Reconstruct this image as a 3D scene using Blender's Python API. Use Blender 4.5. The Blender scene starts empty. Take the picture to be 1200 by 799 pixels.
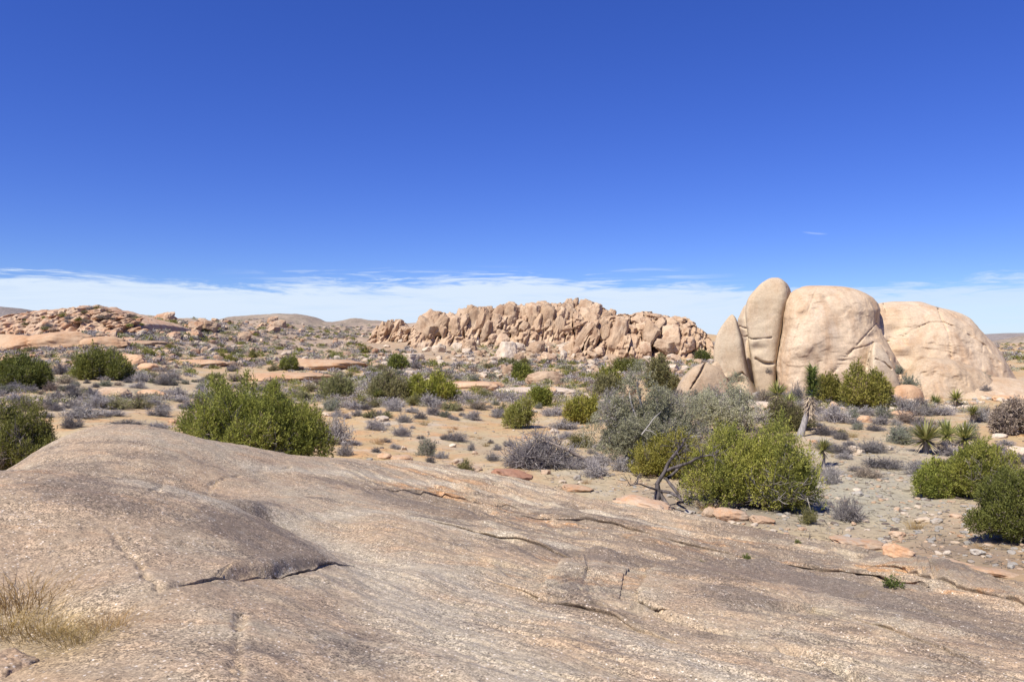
import bpy, math, random
import numpy as np
from math import radians

# ---------------------------------------------------------------- camera, sky, sun, exposure
SC = bpy.context.scene
COL = SC.collection
FPX, CX, CY, EYE = 940.0, 600.0, 399.5, 4.0          # focal length and centre in photo pixels, eye height
cam_data = bpy.data.cameras.new('camera')
cam_data.sensor_width = 36.0
cam_data.lens = 36.0 * FPX / 1200.0
cam_data.clip_start = 0.1
cam_data.clip_end = 30000.0
cam = bpy.data.objects.new('camera', cam_data)
COL.objects.link(cam)
cam.location = (0, 0, EYE)
cam.rotation_euler = (radians(90), 0, 0)
SC.camera = cam

SUN_EL, SUN_ROT = radians(52), radians(-138)          # high, from the left and slightly behind the camera
SUN_DIR = (math.sin(SUN_ROT) * math.cos(SUN_EL), math.cos(SUN_ROT) * math.cos(SUN_EL), math.sin(SUN_EL))
world = bpy.data.worlds.new('World')
SC.world = world
world.use_nodes = True


class NT:
    """small helper to wire shader nodes"""
    def __init__(s, tree):
        s.t = tree
        s.n = tree.nodes
        s.l = tree.links

    def new(s, kind, **kw):
        n = s.n.new(kind)
        for k, v in kw.items():
            setattr(n, k, v)
        return n

    def put(s, sock, v):
        if isinstance(v, bpy.types.NodeSocket):
            s.l.new(v, sock)
        elif isinstance(v, (tuple, list)) and sock.type == 'RGBA' and len(v) == 3:
            sock.default_value = (*v, 1)
        else:
            sock.default_value = v

    def math(s, op, a, b=None, c=None, clamp=False):
        n = s.new('ShaderNodeMath', operation=op, use_clamp=clamp)
        s.put(n.inputs[0], a)
        if b is not None:
            s.put(n.inputs[1], b)
        if c is not None:
            s.put(n.inputs[2], c)
        return n.outputs[0]

    def vmath(s, op, a, b=None):
        n = s.new('ShaderNodeVectorMath', operation=op)
        s.put(n.inputs[0], a)
        if b is not None:
            s.put(n.inputs[1], b)
        return n.outputs[0]

    def mix(s, f, a, b, blend='MIX'):
        n = s.new('ShaderNodeMix', data_type='RGBA', blend_type=blend)
        s.put(n.inputs[0], f)
        s.put(n.inputs[6], a)
        s.put(n.inputs[7], b)
        return n.outputs[2]

    def noise(s, vec, scale, detail=4, rough=0.55, lac=2.0, dist=0.0, kind='FBM'):
        n = s.new('ShaderNodeTexNoise', noise_type=kind)
        s.put(n.inputs['Vector'], vec)
        n.inputs['Scale'].default_value = scale
        n.inputs['Detail'].default_value = detail
        n.inputs['Roughness'].default_value = rough
        n.inputs['Lacunarity'].default_value = lac
        n.inputs['Distortion'].default_value = dist
        return n.outputs[0]

    def voronoi(s, vec, scale, feature='F1', out=0):
        n = s.new('ShaderNodeTexVoronoi', feature=feature)
        s.put(n.inputs['Vector'], vec)
        n.inputs['Scale'].default_value = scale
        return n.outputs[out]

    def ramp(s, v, lo, hi, a=0.0, b=1.0):
        n = s.new('ShaderNodeMapRange', interpolation_type='SMOOTHSTEP')
        s.put(n.inputs[0], v)
        for k, x in zip((1, 2, 3, 4), (lo, hi, a, b)):
            s.put(n.inputs[k], x)
        return n.outputs[0]

    def mapping(s, vec, rot=(0, 0, 0), scale=(1, 1, 1), loc=(0, 0, 0)):
        n = s.new('ShaderNodeMapping')
        s.put(n.inputs[0], vec)
        n.inputs[1].default_value = loc
        n.inputs[2].default_value = rot
        n.inputs[3].default_value = scale
        return n.outputs[0]

    def attr(s, name):
        return s.new('ShaderNodeAttribute', attribute_name=name).outputs['Fac']


SKY_STRENGTH = 0.123
w = NT(world.node_tree)
for _n in list(w.n):
    w.n.remove(_n)
sky = w.new('ShaderNodeTexSky', sky_type='NISHITA')
sky.sun_disc = False
sky.sun_elevation = SUN_EL
sky.sun_rotation = SUN_ROT
sky.altitude = 1300
sky.air_density = 1.0
sky.dust_density = 0.0
sky.ozone_density = 3.0
hs = w.new('ShaderNodeHueSaturation')
hs.inputs['Hue'].default_value = 0.526
hs.inputs['Saturation'].default_value = 1.30
hs.inputs['Value'].default_value = 0.84
w.l.new(sky.outputs[0], hs.inputs['Color'])
bg = w.new('ShaderNodeBackground')
bg.inputs[1].default_value = SKY_STRENGTH
tc = w.new('ShaderNodeTexCoord').outputs['Generated']
sep = w.new('ShaderNodeSeparateXYZ')
w.l.new(tc, sep.inputs[0])
az = w.math('ARCTAN2', sep.outputs[0], sep.outputs[1])
el = sep.outputs[2]
tone = w.new('ShaderNodeValToRGB')         # clear desert air: less pale towards the horizon than the model gives
tone.color_ramp.elements[0].position = 0.06
tone.color_ramp.elements[0].color = (0.46, 0.58, 0.86, 1)
tone.color_ramp.elements[1].position = 0.45
tone.color_ramp.elements[1].color = (0.85, 0.86, 0.95, 1)
w.l.new(el, tone.inputs[0])
w.l.new(w.mix(1.0, hs.outputs[0], tone.outputs[0], 'MULTIPLY'), bg.inputs[0])
cloudv = w.new('ShaderNodeCombineXYZ')
w.put(cloudv.inputs[0], w.math('MULTIPLY', az, 1.0))
w.put(cloudv.inputs[1], w.math('MULTIPLY', el, 6.0))
streak = w.noise(cloudv.outputs[0], 3.2, 8, 0.62, dist=0.6)
wisps = w.noise(w.mapping(cloudv.outputs[0], rot=(0, 0, 0.25), scale=(1, 1.6, 1), loc=(3.1, 1.2, 0)), 9.0, 7, 0.66, dist=0.9)
broad = w.noise(cloudv.outputs[0], 1.3, 3, 0.5)
# the top of the cloud bank sits a little over four degrees above the horizon and frays upwards
edge = w.math('ADD', 0.071, w.math('MULTIPLY', w.math('SUBTRACT', streak, 0.5), 0.09))
edge = w.math('ADD', edge, w.math('MULTIPLY', w.math('SUBTRACT', wisps, 0.5), 0.05))
bump_up = w.math('MULTIPLY', 0.006, w.ramp(w.math('ABSOLUTE', w.math('SUBTRACT', az, -0.02)), 0.0, 0.22, 1.0, 0.0))
edge = w.math('ADD', edge, bump_up)
dz = w.math('SUBTRACT', edge, el)
bank = w.ramp(dz, -0.002, 0.013)
thick = w.ramp(wisps, 0.25, 0.56, 0.82, 1.0)
thick = w.math('MULTIPLY', thick, w.ramp(w.math('ADD', az, w.math('MULTIPLY', broad, 0.2)), 0.22, 0.62, 1.0, 0.72))
# a short contrail high on the right
cu = w.math('SUBTRACT', az, 0.361)
cv = w.math('SUBTRACT', el, w.math('SUBTRACT', 0.1243, w.math('MULTIPLY', cu, 0.13)))
cv = w.math('SUBTRACT', cv, w.math('MULTIPLY', w.math('MULTIPLY', cu, cu), 3.0))
trail = w.math('MULTIPLY', w.ramp(w.math('ABSOLUTE', cu), 0.004, 0.016, 1, 0), w.ramp(w.math('ABSOLUTE', cv), 0.0, 0.0016, 1, 0))
# torn cirrus floating just above the bank, left of the middle
torn = w.noise(w.mapping(cloudv.outputs[0], rot=(0, 0, -0.18), scale=(1, 2.4, 1), loc=(1.7, 0.4, 0)), 7.0, 7, 0.64, dist=1.1)
zone = w.math('MULTIPLY', w.ramp(w.math('ABSOLUTE', w.math('SUBTRACT', az, -0.03)), 0.12, 0.34, 1, 0), w.ramp(el, 0.078, 0.095, 1, 0))
torn = w.math('MULTIPLY', w.ramp(torn, 0.50, 0.66, 0, 0.85), zone)
mask = w.math('MAXIMUM', w.math('MULTIPLY', bank, thick), w.math('MULTIPLY', trail, 0.28))
mask = w.math('MAXIMUM', mask, torn)
mask = w.math('MULTIPLY', mask, w.ramp(el, -0.05, 0.0))
cbg = w.new('ShaderNodeBackground')
cbg.inputs[0].default_value = (0.72, 0.84, 1.0, 1)
cbg.inputs[1].default_value = 0.68
ms = w.new('ShaderNodeMixShader')
w.put(ms.inputs[0], mask)
w.l.new(bg.outputs[0], ms.inputs[1])
w.l.new(cbg.outputs[0], ms.inputs[2])
wo = w.new('ShaderNodeOutputWorld')
w.l.new(ms.outputs[0], wo.inputs[0])

sun_data = bpy.data.lights.new('sun', 'SUN')
sun_data.energy = 5.0
sun_data.angle = radians(0.53)
sun_data.color = (1.0, 0.93, 0.82)
sun = bpy.data.objects.new('sun', sun_data)
COL.objects.link(sun)
sun.rotation_euler = (math.pi / 2 - SUN_EL, 0, math.pi - SUN_ROT)
# sun lamp shines along its local -Z; check it against SUN_DIR
from mathutils import Vector, Matrix
sun.rotation_euler = Vector(SUN_DIR).to_track_quat('Z', 'Y').to_euler()

SC.view_settings.view_transform = 'Standard'
SC.view_settings.look = 'None'
SC.view_settings.gamma = 1.0
SC.view_settings.exposure = 0.55
SC.view_settings.use_curve_mapping = False

# ---------------------------------------------------------------- noise and small numeric helpers
_rs = np.random.RandomState(7)
_P = np.concatenate([_rs.permutation(256)] * 3)
_G = _rs.normal(size=(256, 3))
_G /= np.linalg.norm(_G, axis=1)[:, None]


def pnoise(x, y, z=0.0):
    if np.ndim(z) == 0:
        return pnoise2(np.asarray(x, np.float32), np.asarray(y, np.float32), float(z))
    x, y, z = np.broadcast_arrays(np.asarray(x, float), np.asarray(y, float), np.asarray(z, float))
    xi, yi, zi = np.floor(x).astype(int), np.floor(y).astype(int), np.floor(z).astype(int)
    xf, yf, zf = x - xi, y - yi, z - zi
    xi, yi, zi = xi & 255, yi & 255, zi & 255
    u, v, t = (a * a * a * (a * (a * 6 - 15) + 10) for a in (xf, yf, zf))

    def g(dx, dy, dz_):
        h = _P[_P[_P[xi + dx] + yi + dy] + zi + dz_]
        q = _G[h]
        return q[..., 0] * (xf - dx) + q[..., 1] * (yf - dy) + q[..., 2] * (zf - dz_)
    a = g(0, 0, 0) * (1 - u) + g(1, 0, 0) * u
    b = g(0, 1, 0) * (1 - u) + g(1, 1, 0) * u
    c = g(0, 0, 1) * (1 - u) + g(1, 0, 1) * u
    d = g(0, 1, 1) * (1 - u) + g(1, 1, 1) * u
    return ((a * (1 - v) + b * v) * (1 - t) + (c * (1 - v) + d * v) * t) * 1.6


_G2 = np.stack([np.cos(np.arange(256) * 2.399963), np.sin(np.arange(256) * 2.399963)], 1).astype(np.float32)


def pnoise2(x, y, z):
    x, y = np.broadcast_arrays(x, y)
    o = int(_P[int(math.floor(z * 37.0)) & 255])
    fx, fy = np.floor(x), np.floor(y)
    xi, yi = fx.astype(np.int32), fy.astype(np.int32)
    xf, yf = x - fx, y - fy
    x0, x1, y0, y1 = _P[xi & 255], _P[(xi + 1) & 255], (yi + o) & 255, (yi + 1 + o) & 255

    def g(a, b, dx, dy):
        q = _G2[_P[a + b]]
        return q[..., 0] * (xf - dx) + q[..., 1] * (yf - dy)
    u, v = (t * t * t * (t * (t * 6 - 15) + 10) for t in (xf, yf))
    a = g(x0, y0, 0, 0)
    a = a + (g(x1, y0, 1, 0) - a) * u
    b = g(x0, y1, 0, 1)
    b = b + (g(x1, y1, 1, 1) - b) * u
    return (a + (b - a) * v) * 1.45


def fbm(x, y, z=0.0, octaves=4, gain=0.5):
    s, a, f = 0.0, 1.0, 1.0
    for k in range(octaves):
        s = s + a * pnoise(np.asarray(x) * f + 13.7 * k, np.asarray(y) * f - 7.3 * k, np.asarray(z) * f + 3.1 * k)
        a *= gain
        f *= 2.03
    return s


def sstep(e0, e1, x):
    t = np.clip((x - e0) / (e1 - e0), 0, 1)
    return t * t * (3 - 2 * t)


def at(px, py, D):
    """the point at distance D (along the view axis) seen at a photo pixel"""
    return ((px - CX) / FPX * D, D, EYE + (CY - py) / FPX * D)


def to_px(x, y, z):
    y = np.maximum(y, 0.3)
    return CX + FPX * x / y, CY - FPX * (z - EYE) / y


class TPS:
    def __init__(s, P, v, lam=1e-3, power=None):
        s.P = np.asarray(P, float)
        n = len(P)
        K = s.k(s.P, s.P) + lam * np.eye(n)
        A = np.zeros((n + 3, n + 3))
        A[:n, :n] = K
        A[:n, n] = 1
        A[:n, n + 1:] = s.P
        A[n, :n] = 1
        A[n + 1:, :n] = s.P.T
        s.w = np.linalg.solve(A, np.concatenate([v, np.zeros(3)]))

    @staticmethod
    def k(a, b):
        r2 = ((a[:, None, :] - b[None, :, :]) ** 2).sum(-1)
        return 0.5 * r2 * np.log(r2 + 1e-12)

    def __call__(s, x, y):
        x = np.asarray(x, float)
        shp = x.shape
        q = np.stack([x.ravel(), np.asarray(y, float).ravel()], 1)
        out = np.empty(len(q))
        for i in range(0, len(q), 40000):
            c = q[i:i + 40000]
            out[i:i + 40000] = s.k(c, s.P) @ s.w[:-3] + s.w[-3] + c @ s.w[-2:]
        return out.reshape(shp)


def polydist(px, py, pts):
    """distance to a polyline and the signed side"""
    best = np.full(np.shape(px), 1e9)
    side = np.zeros(np.shape(px))
    for (x0, y0), (x1, y1) in zip(pts[:-1], pts[1:]):
        dx, dy = x1 - x0, y1 - y0
        L2 = dx * dx + dy * dy + 1e-12
        t = np.clip(((px - x0) * dx + (py - y0) * dy) / L2, 0, 1)
        d = np.hypot(px - x0 - t * dx, py - y0 - t * dy)
        m = d < best
        best = np.where(m, d, best)
        side = np.where(m, np.sign((px - x0) * dy - (py - y0) * dx), side)
    return best, side


# ---------------------------------------------------------------- the lie of the land
GP = []      # (px, py, D) seen ground
for t in '''1000,612,18.5 1200,660,14 1100,640,16 1000,560,23.5 1000,520,31 1000,485,44 1000,462,58
 850,600,18.8 850,560,24 850,500,38 850,470,52 850,452,70 1180,560,23 1180,500,38 1180,462,58 1180,446,75 1190,424,130 1190,416,250
 700,600,19 700,560,24 700,520,32 700,490,44 700,465,62 700,445,88 700,430,125 720,419,150
 600,560,24 600,520,33 600,490,45 600,465,62 600,445,92 600,428,135 600,412,160 600,398,178 600,378,205 600,374,260
 500,548,25 480,510,34 480,480,45 480,460,60 480,440,90 480,425,130 450,410,165 440,398,230 430,384,340 430,382,500
 300,540,25 300,500,36 300,480,46 300,462,60 300,444,85 300,425,115 300,410,150 300,395,210 300,380,300 300,376,340
 160,520,26 160,490,36 150,470,48 150,450,64 150,432,85 150,414,112 150,398,140 150,376,180 190,374,230
 40,530,26 30,480,38 30,458,52 30,440,70 30,425,90 30,410,110 40,392,140 60,378,170 0,388,170
 -150,530,26 -150,460,52 -150,425,90 -150,395,150 -150,385,200 1350,560,23 1350,480,45 1350,440,90 1350,420,200'''.split():
    GP.append(tuple(float(v) for v in t.split(',')))
_gp = [(math.atan((p - CX) / FPX) * 3.0, math.log(D * math.hypot(1, (p - CX) / FPX)), at(p, q, D)[2]) for p, q, D in GP]
for a in (-2.4, -1.6, -0.8, 0.0, 0.8, 1.6, 2.4):
    _gp.append((a, math.log(11.0), 0.2))
    _gp.append((a, math.log(900.0), 2.0))
    _gp.append((a, math.log(3000.0), -4.0))
for a in (-2.4, -1.6, -0.8):
    _gp.append((a, math.log(480.0), 6.0))


class Table:
    """a smooth function sampled on a grid and read back with cubic interpolation"""
    def __init__(s, f, x0, x1, y0, y1, n, m):
        s.o = (x0, y0)
        s.d = ((x1 - x0) / (n - 1), (y1 - y0) / (m - 1))
        X, Y = np.meshgrid(np.linspace(x0, x1, n), np.linspace(y0, y1, m), indexing='ij')
        s.T = f(X, Y)

    def __call__(s, x, y):
        u, v = (np.asarray(x, float) - s.o[0]) / s.d[0], (np.asarray(y, float) - s.o[1]) / s.d[1]
        u, v = np.clip(u, 1, s.T.shape[0] - 3.001), np.clip(v, 1, s.T.shape[1] - 3.001)
        i, j = u.astype(int), v.astype(int)

        def wts(t):
            return (-.5 * t + t * t - .5 * t ** 3, 1 - 2.5 * t * t + 1.5 * t ** 3, .5 * t + 2 * t * t - 1.5 * t ** 3, -.5 * t * t + .5 * t ** 3)
        a, b = wts(u - i), wts(v - j)
        out = 0.0
        for p in range(4):
            for q in range(4):
                out = out + a[p] * b[q] * s.T[i + p - 1, j + q - 1]
        return out


_ground_tps = Table(TPS([(a, b) for a, b, c in _gp], [c for a, b, c in _gp], lam=0.02), -2.7, 2.7, 2.3, 8.1, 200, 240)


def ground_base(x, y):
    x, y = np.asarray(x, float), np.asarray(y, float)
    az_ = np.clip(np.arctan2(x, y), -0.85, 0.85) * 3.0
    r = np.clip(np.hypot(x, y), 11, 3000)
    z = _ground_tps(az_, np.log(r))
    return np.where(y < 4, z * np.clip((y + 8) / 12, 0, 1), z)


def ground_z(x, y):
    x, y = np.asarray(x, float), np.asarray(y, float)
    r = np.hypot(x, y)
    z = ground_base(x, y)
    far = sstep(60, 170, r) * sstep(900, 500, r)
    z = z + 0.06 * fbm(x * 0.45, y * 0.45, 0.3, 4) + 0.16 * fbm(x * 0.09, y * 0.09, 4.1, 3)
    z = z + far * (1.3 * fbm(x * 0.028, y * 0.02, 9.2, 5, 0.55) + 0.4 * fbm(x * 0.14, y * 0.1, 2.2, 3))
    return z


_DS = np.exp(np.linspace(math.log(9.0), math.log(650.0), 1000))
_HX = np.linspace(-260, 1460, 431)
_HG = ground_z((_HX[:, None] - CX) / FPX * _DS[None, :], np.repeat(_DS[None, :], len(_HX), 0))


def hit(px, py, dmin=9.0):
    """where the line of sight through a photo pixel meets the ground"""
    u = np.clip((px - _HX[0]) / (_HX[1] - _HX[0]), 0, len(_HX) - 1.001)
    i = int(u)
    g = _HG[i] * (1 - u + i) + _HG[i + 1] * (u - i)
    k = np.nonzero((EYE + (CY - py) / FPX * _DS <= g) & (_DS > dmin))[0]
    i = k[0] if len(k) else len(_DS) - 1
    return (px - CX) / FPX * float(_DS[i]), float(_DS[i]), float(g[i])


# ---- the granite slab the photographer stands on
SP = []
for t in '''0,545,9 100,549,8.8 200,563,9 300,598,9 380,640,8.5 420,662,8.2
 0,640,6 100,640,6.1 200,650,6.2 100,700,5.1 250,700,5.2 300,785,4.1 180,760,4.35 140,735,4.7
 25,715,5.15 60,720,5.05 85,745,4.75 20,765,4.5
 130,500,14.5 200,508,15 250,518,15.5 300,528,16 380,539,17.5 480,547,19 540,556,19.6 600,566,20 660,580,19.3 700,588,18.6 800,605,17.4 900,626,15.9 1000,646,14.6 1100,664,13.6 1200,686,12.6
 60,515,13.6 15,540,13
 200,540,12 100,530,11.8 300,560,12.6 300,590,9.9 400,650,8.75 500,662,8.2 450,592,12 450,622,10 400,560,14
 600,620,12 600,592,15 600,682,8.3 600,742,6.2 600,799,4.75 400,720,5.8 400,799,4.25
 700,640,11.3 800,642,12.4 800,720,7.8 800,799,5.35 1000,690,10.2 1000,745,7.7 1000,799,5.85 1150,742,8.5 1200,799,6.4 1100,690,11 900,662,12.4 700,700,8.0 900,720,8.4
 1400,799,6.9 1400,730,9.6 1400,690,11.5'''.split():
    a, b, c = (float(v) for v in t.split(','))
    SP.append(at(a, b, c))
for (x, y, z) in ((-5.4, 10.6, 2.10), (-4.2, 10.1, 1.93), (-3.0, 9.8, 1.78), (-2.0, 9.2, 1.62)):          # trough behind the near dome
    SP.append((x, y, z))
for p, D, z in ((130, 17.5, 1.2), (200, 18, 1.1), (300, 19, .5), (380, 20, .2), (480, 21.5, .0), (600, 22.5, -.5), (700, 21, -.6), (800, 19.6, -.6),
                (900, 18.2, -.6), (1000, 17, -.6), (1100, 16.2, -.6), (1200, 15.4, -.5), (-20, 15.5, -.4), (1400, 14, -.4)):
    SP.append(((p - CX) / FPX * D, D, z))
for x, y, z in ((0, 0, 2.38), (3, 1.5, 1.9), (-3, 1, 2.3), (0, -3, 2.2), (5, 0, 1.4), (5, -3, 1.2), (-3.5, -3, 2.0), (-6, 3, 1.9), (-8, 6, 1.6), (-8.3, 9, 1.6),
                (-10.5, 13, .0), (-10.5, 9, .6), (-9.5, 4, .5), (8, 3, .9), (10, 8, .2), (11, 2, -.2), (-8, -3, .4), (10, -4, -.2)):
    SP.append((x, y, z))
_slab_tps = Table(TPS([(a, b) for a, b, c in SP], [c for a, b, c in SP], lam=0.006), -19, 20, -7, 25, 260, 210)
STRIKE = math.atan2(-0.50, 0.86)         # the banding of the slab runs away from upper left to lower right


def slab_base(x, y):
    return _slab_tps(x, y)


def slab_hit(px, py, dmin=3.2):
    ds = np.linspace(dmin, 24, 900)
    x, y, z = (px - CX) / FPX * ds, ds, EYE + (CY - py) / FPX * ds
    g = slab_base(x, y)
    k = np.nonzero(z <= g)[0]
    i = k[0] if len(k) else len(ds) - 1
    return float(x[i]), float(y[i]), float(g[i])


def slab_line(pts):
    return [slab_hit(a, b)[:2] for a, b in pts]


_LEDGE = slab_line([(150, 702), (185, 690), (215, 681), (250, 673), (285, 671), (320, 671), (352, 665), (385, 660)])
_LX = np.array([p[0] for p in _LEDGE])


def _LEDGE_W(x):
    return sstep(_LX.min() - 0.1, _LX.min() + 0.7, x) * sstep(_LX.max() + 0.15, _LX.max() - 0.3, x)


_CRACKS = [(slab_line([(120, 612), (160, 655), (185, 690)]), .02, .03), (slab_line([(180, 575), (250, 562), (300, 552), (340, 547)]), .022, .05),
          
           (slab_line([(275, 799), (277, 760), (282, 720)]), .02, .028), (slab_line([(660, 702), (700, 706), (750, 706), (830, 726)]), .03, .07), (slab_line([(900, 642), (980, 650), (1060, 660), (1140, 680), (1210, 700)]), .04, .09), (slab_line([(430, 566), (520, 572), (610, 590), (720, 600)]), .035, .07), (slab_line([(560, 650), (640, 668), (700, 690)]), .03, .05), (slab_line([(1000, 720), (1080, 745), (1180, 790)]), .03, .06), (slab_line([(740, 625), (840, 640), (920, 650)]), .035, .08), (slab_line([(640, 700), (760, 712), (900, 752), (1010, 790)]), .04, .09),
           (slab_line([(960, 690), (1040, 708), (1130, 735)]), .03, .06), (slab_line([(560, 590), (640, 604), (700, 612), (790, 632)]), .035, .08),
           (slab_line([(860, 650), (930, 660), (1010, 668), (1080, 690)]), .035, .09), (slab_line([(70, 705), (76, 722), (80, 738)]), .03, .06)]


_STEPS = [(slab_line([(-60, 547), (0, 547), (100, 551), (200, 566), (260, 584), (320, 612), (380, 643), (425, 666)]), 0.16, 1.1, 0.03),
          (slab_line([(738, 664), (770, 657), (830, 659), (900, 667), (980, 682), (1080, 712), (1210, 762)]), 0.14, 1.0, 0.04),
          (slab_line([(628, 700), (642, 678), (664, 655), (690, 642), (716, 642), (738, 660)]), 0.12, 0.7, 0.02),
          (slab_line([(470, 640), (560, 662), (640, 690), (720, 708), (800, 736), (900, 768), (990, 800)]), 0.085, 0.6, 0.05),
          (slab_line([(560, 612), (680, 620), (760, 640), (850, 650)]), 0.08, 0.5, 0.06), (slab_line([(400, 568), (500, 575), (600, 588), (700, 600)]), 0.045, 0.5, 0.06),
          (slab_line([(980, 655), (1060, 668), (1130, 690), (1220, 712)]), 0.06, 0.5, 0.06)]


def slab_z(x, y):
    x, y = np.asarray(x, float), np.asarray(y, float)
    z = slab_base(x, y)
    u = x * math.cos(STRIKE) + y * math.sin(STRIKE)
    v = -x * math.sin(STRIKE) + y * math.cos(STRIKE)
    wob = 0.35 * fbm(u * 0.3, v * 0.3, 5.5, 3)
    right = sstep(-3.5, 0.5, x + 0.15 * y - 1.2)
    lay = fbm(u * 0.16, (v + wob) * 1.15, 1.7, 4, 0.6)
    z = z + right * (0.065 * lay + 0.045 * np.abs(fbm(u * 0.25, (v + wob) * 2.6, 8.7, 3)) - 0.012)
    z = z + 0.035 * fbm(x * 0.8, y * 0.8, 2.9, 3) + 0.012 * fbm(x * 3.1, y * 3.1, 6.9, 3) + 0.0035 * fbm(x * 14, y * 14, 3.3, 2)
    # flaking terraces near the far edge of the slab
    near_edge = sstep(10.5, 13.5, y + 0.25 * x) * right
    ter = v * 2.2 + 0.8 * fbm(x * 0.5, y * 0.5, 11.3, 3)
    fr = ter - np.floor(ter)
    z = z + near_edge * 0.085 * (sstep(0.0, 0.16, fr) - fr) * (0.5 + 0.5 * sstep(-0.2, 0.4, fbm(x * 0.6, y * 0.6, 19.0, 2)))
    d, s = polydist(x, y, _LEDGE)
    sd = d * s + 0.03 * fbm(x * 2.2, y * 2.2, 1.1, 2)                # a broken lip: higher beyond, undercut on this side
    e0 = _LEDGE_W(x)
    z = z + e0 * np.exp(-(d / 0.55) ** 2) * (-0.036 * np.tanh(sd / 0.045))
    z = z - e0 * 0.10 * np.exp(-((sd - 0.02) / 0.034) ** 2) * np.clip(0.55 + 1.1 * pnoise(x * 2.2, y * 2.2, 2.0), 0.1, 1.2)
    # sheets of rock lying one over another: beyond each edge the surface is a step lower
    x1, y1, shp = x.ravel(), y.ravel(), np.shape(z)
    z = np.array(z, float).ravel()

    def near(line, m):
        L = np.array(line)
        return np.nonzero((x1 > L[:, 0].min() - m) & (x1 < L[:, 0].max() + m) & (y1 > L[:, 1].min() - m) & (y1 < L[:, 1].max() + m))[0]
    for line, h, fall, wob_ in _STEPS:
        k = near(line, fall * 3.5)
        xx, yy = x1[k], y1[k]
        d, s = polydist(xx, yy, line)
        sd = -d * s + wob_ * fbm(xx * 1.5, yy * 1.5, 41.0, 3)
        ends = sstep(-0.2, 0.8, (xx - line[0][0])) * sstep(-0.2, 0.8, (line[-1][0] - xx))
        z[k] -= ends * h * sstep(-0.06, 0.10, sd) * np.exp(-np.maximum(sd, 0) / fall)
    for line, wd, dp in _CRACKS:
        k = near(line, wd * 3 + 0.25)
        xx, yy = x1[k], y1[k]
        d, s = polydist(xx, yy, line)
        m = d < wd * 3 + 0.2
        k, xx, yy, d = k[m], xx[m], yy[m], d[m]
        z[k] -= dp * np.exp(-((d + 0.05 * fbm(xx * 4, yy * 4, 7.7, 3)) / wd) ** 2) * (0.3 + 0.7 * sstep(-0.5, 0.2, fbm(xx * 0.9, yy * 0.9, 31.0 + wd * 90, 2)))
    z = z.reshape(shp)
    # raised joint blocks in the middle of the slab
    for p, q, rx, h in ((690, 668, .62, .05), (736, 682, .26, .02), (820, 690, 1.0, .06)):
        bx, by, _ = _BLK[(p, q)]
        rr = np.hypot((x - bx) / rx, (y - by) / (rx * 0.75))
        z = z + h * sstep(1.15, 0.6, rr)
    return z


_BLK = {(p, q): slab_hit(p, q) for p, q in ((690, 668), (736, 682), (820, 690))}

# ---------------------------------------------------------------- object helpers


def mesh_np(name, V, F, mats=(), smooth=True, attrs=None, midx=None):
    me = bpy.data.meshes.new(name)
    V = np.ascontiguousarray(V, dtype=np.float32)
    F = np.ascontiguousarray(F, dtype=np.int32)
    k = F.shape[1]
    me.vertices.add(len(V))
    me.vertices.foreach_set('co', V.ravel())
    me.loops.add(F.size)
    me.loops.foreach_set('vertex_index', F.ravel())
    me.polygons.add(len(F))
    me.polygons.foreach_set('loop_start', np.arange(0, F.size, k, dtype=np.int32))
    me.polygons.foreach_set('loop_total', np.full(len(F), k, dtype=np.int32))
    me.polygons.foreach_set('use_smooth', np.full(len(F), smooth, dtype=bool))
    for m in mats:
        me.materials.append(m)
    if midx is not None:
        me.polygons.foreach_set('material_index', np.ascontiguousarray(midx, dtype=np.int32))
    for n, vals in (attrs or {}).items():
        a = me.attributes.new(n, 'FLOAT', 'POINT')
        a.data.foreach_set('value', np.ascontiguousarray(vals, dtype=np.float32))
    me.update(calc_edges=True)
    return me


def link(name, me, parent=None, loc=None, rz=0.0, scale=None):
    o = bpy.data.objects.new(name, me)
    COL.objects.link(o)
    if parent is not None:
        o.parent = parent
    if loc is not None:
        o.location = loc
    if rz:
        o.rotation_euler = (0, 0, rz)
    if scale is not None:
        o.scale = (scale,) * 3 if isinstance(scale, (int, float)) else scale
    return o


def tag(o, label, cat, group=None, kind=None):
    o['label'] = label
    o['category'] = cat
    if group:
        o['group'] = group
    if kind:
        o['kind'] = kind
    return o


def thing(name, label, cat, loc, group=None, rz=0.0, scale=None):
    o = link(name, None, loc=loc, rz=rz, scale=scale)
    return tag(o, label, cat, group)


def structure(o):
    o['kind'] = 'structure'
    return o


def grid_faces(nx, ny, wrap=False):
    i = np.arange(nx if wrap else nx - 1)
    j = np.arange(ny - 1)
    I, J = np.meshgrid(i, j)
    a = J * nx + I
    b = J * nx + (I + 1) % nx
    return np.stack([a.ravel(), b.ravel(), (b + nx).ravel(), (a + nx).ravel()], 1)

# ---------------------------------------------------------------- materials


def principled(name, rough=0.9):
    m = bpy.data.materials.new(name)
    m.use_nodes = True
    nt = NT(m.node_tree)
    b = nt.n['Principled BSDF']
    b.inputs['Roughness'].default_value = rough
    b.inputs['Specular IOR Level'].default_value = 0.25
    return m, nt, b


def bump(nt, b, h, strength, dist):
    n = nt.new('ShaderNodeBump')
    n.inputs['Strength'].default_value = strength
    n.inputs['Distance'].default_value = dist
    nt.put(n.inputs['Height'], h)
    nt.l.new(n.outputs[0], b.inputs['Normal'])


def pos(nt):
    return nt.new('ShaderNodeNewGeometry').outputs['Position']


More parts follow.
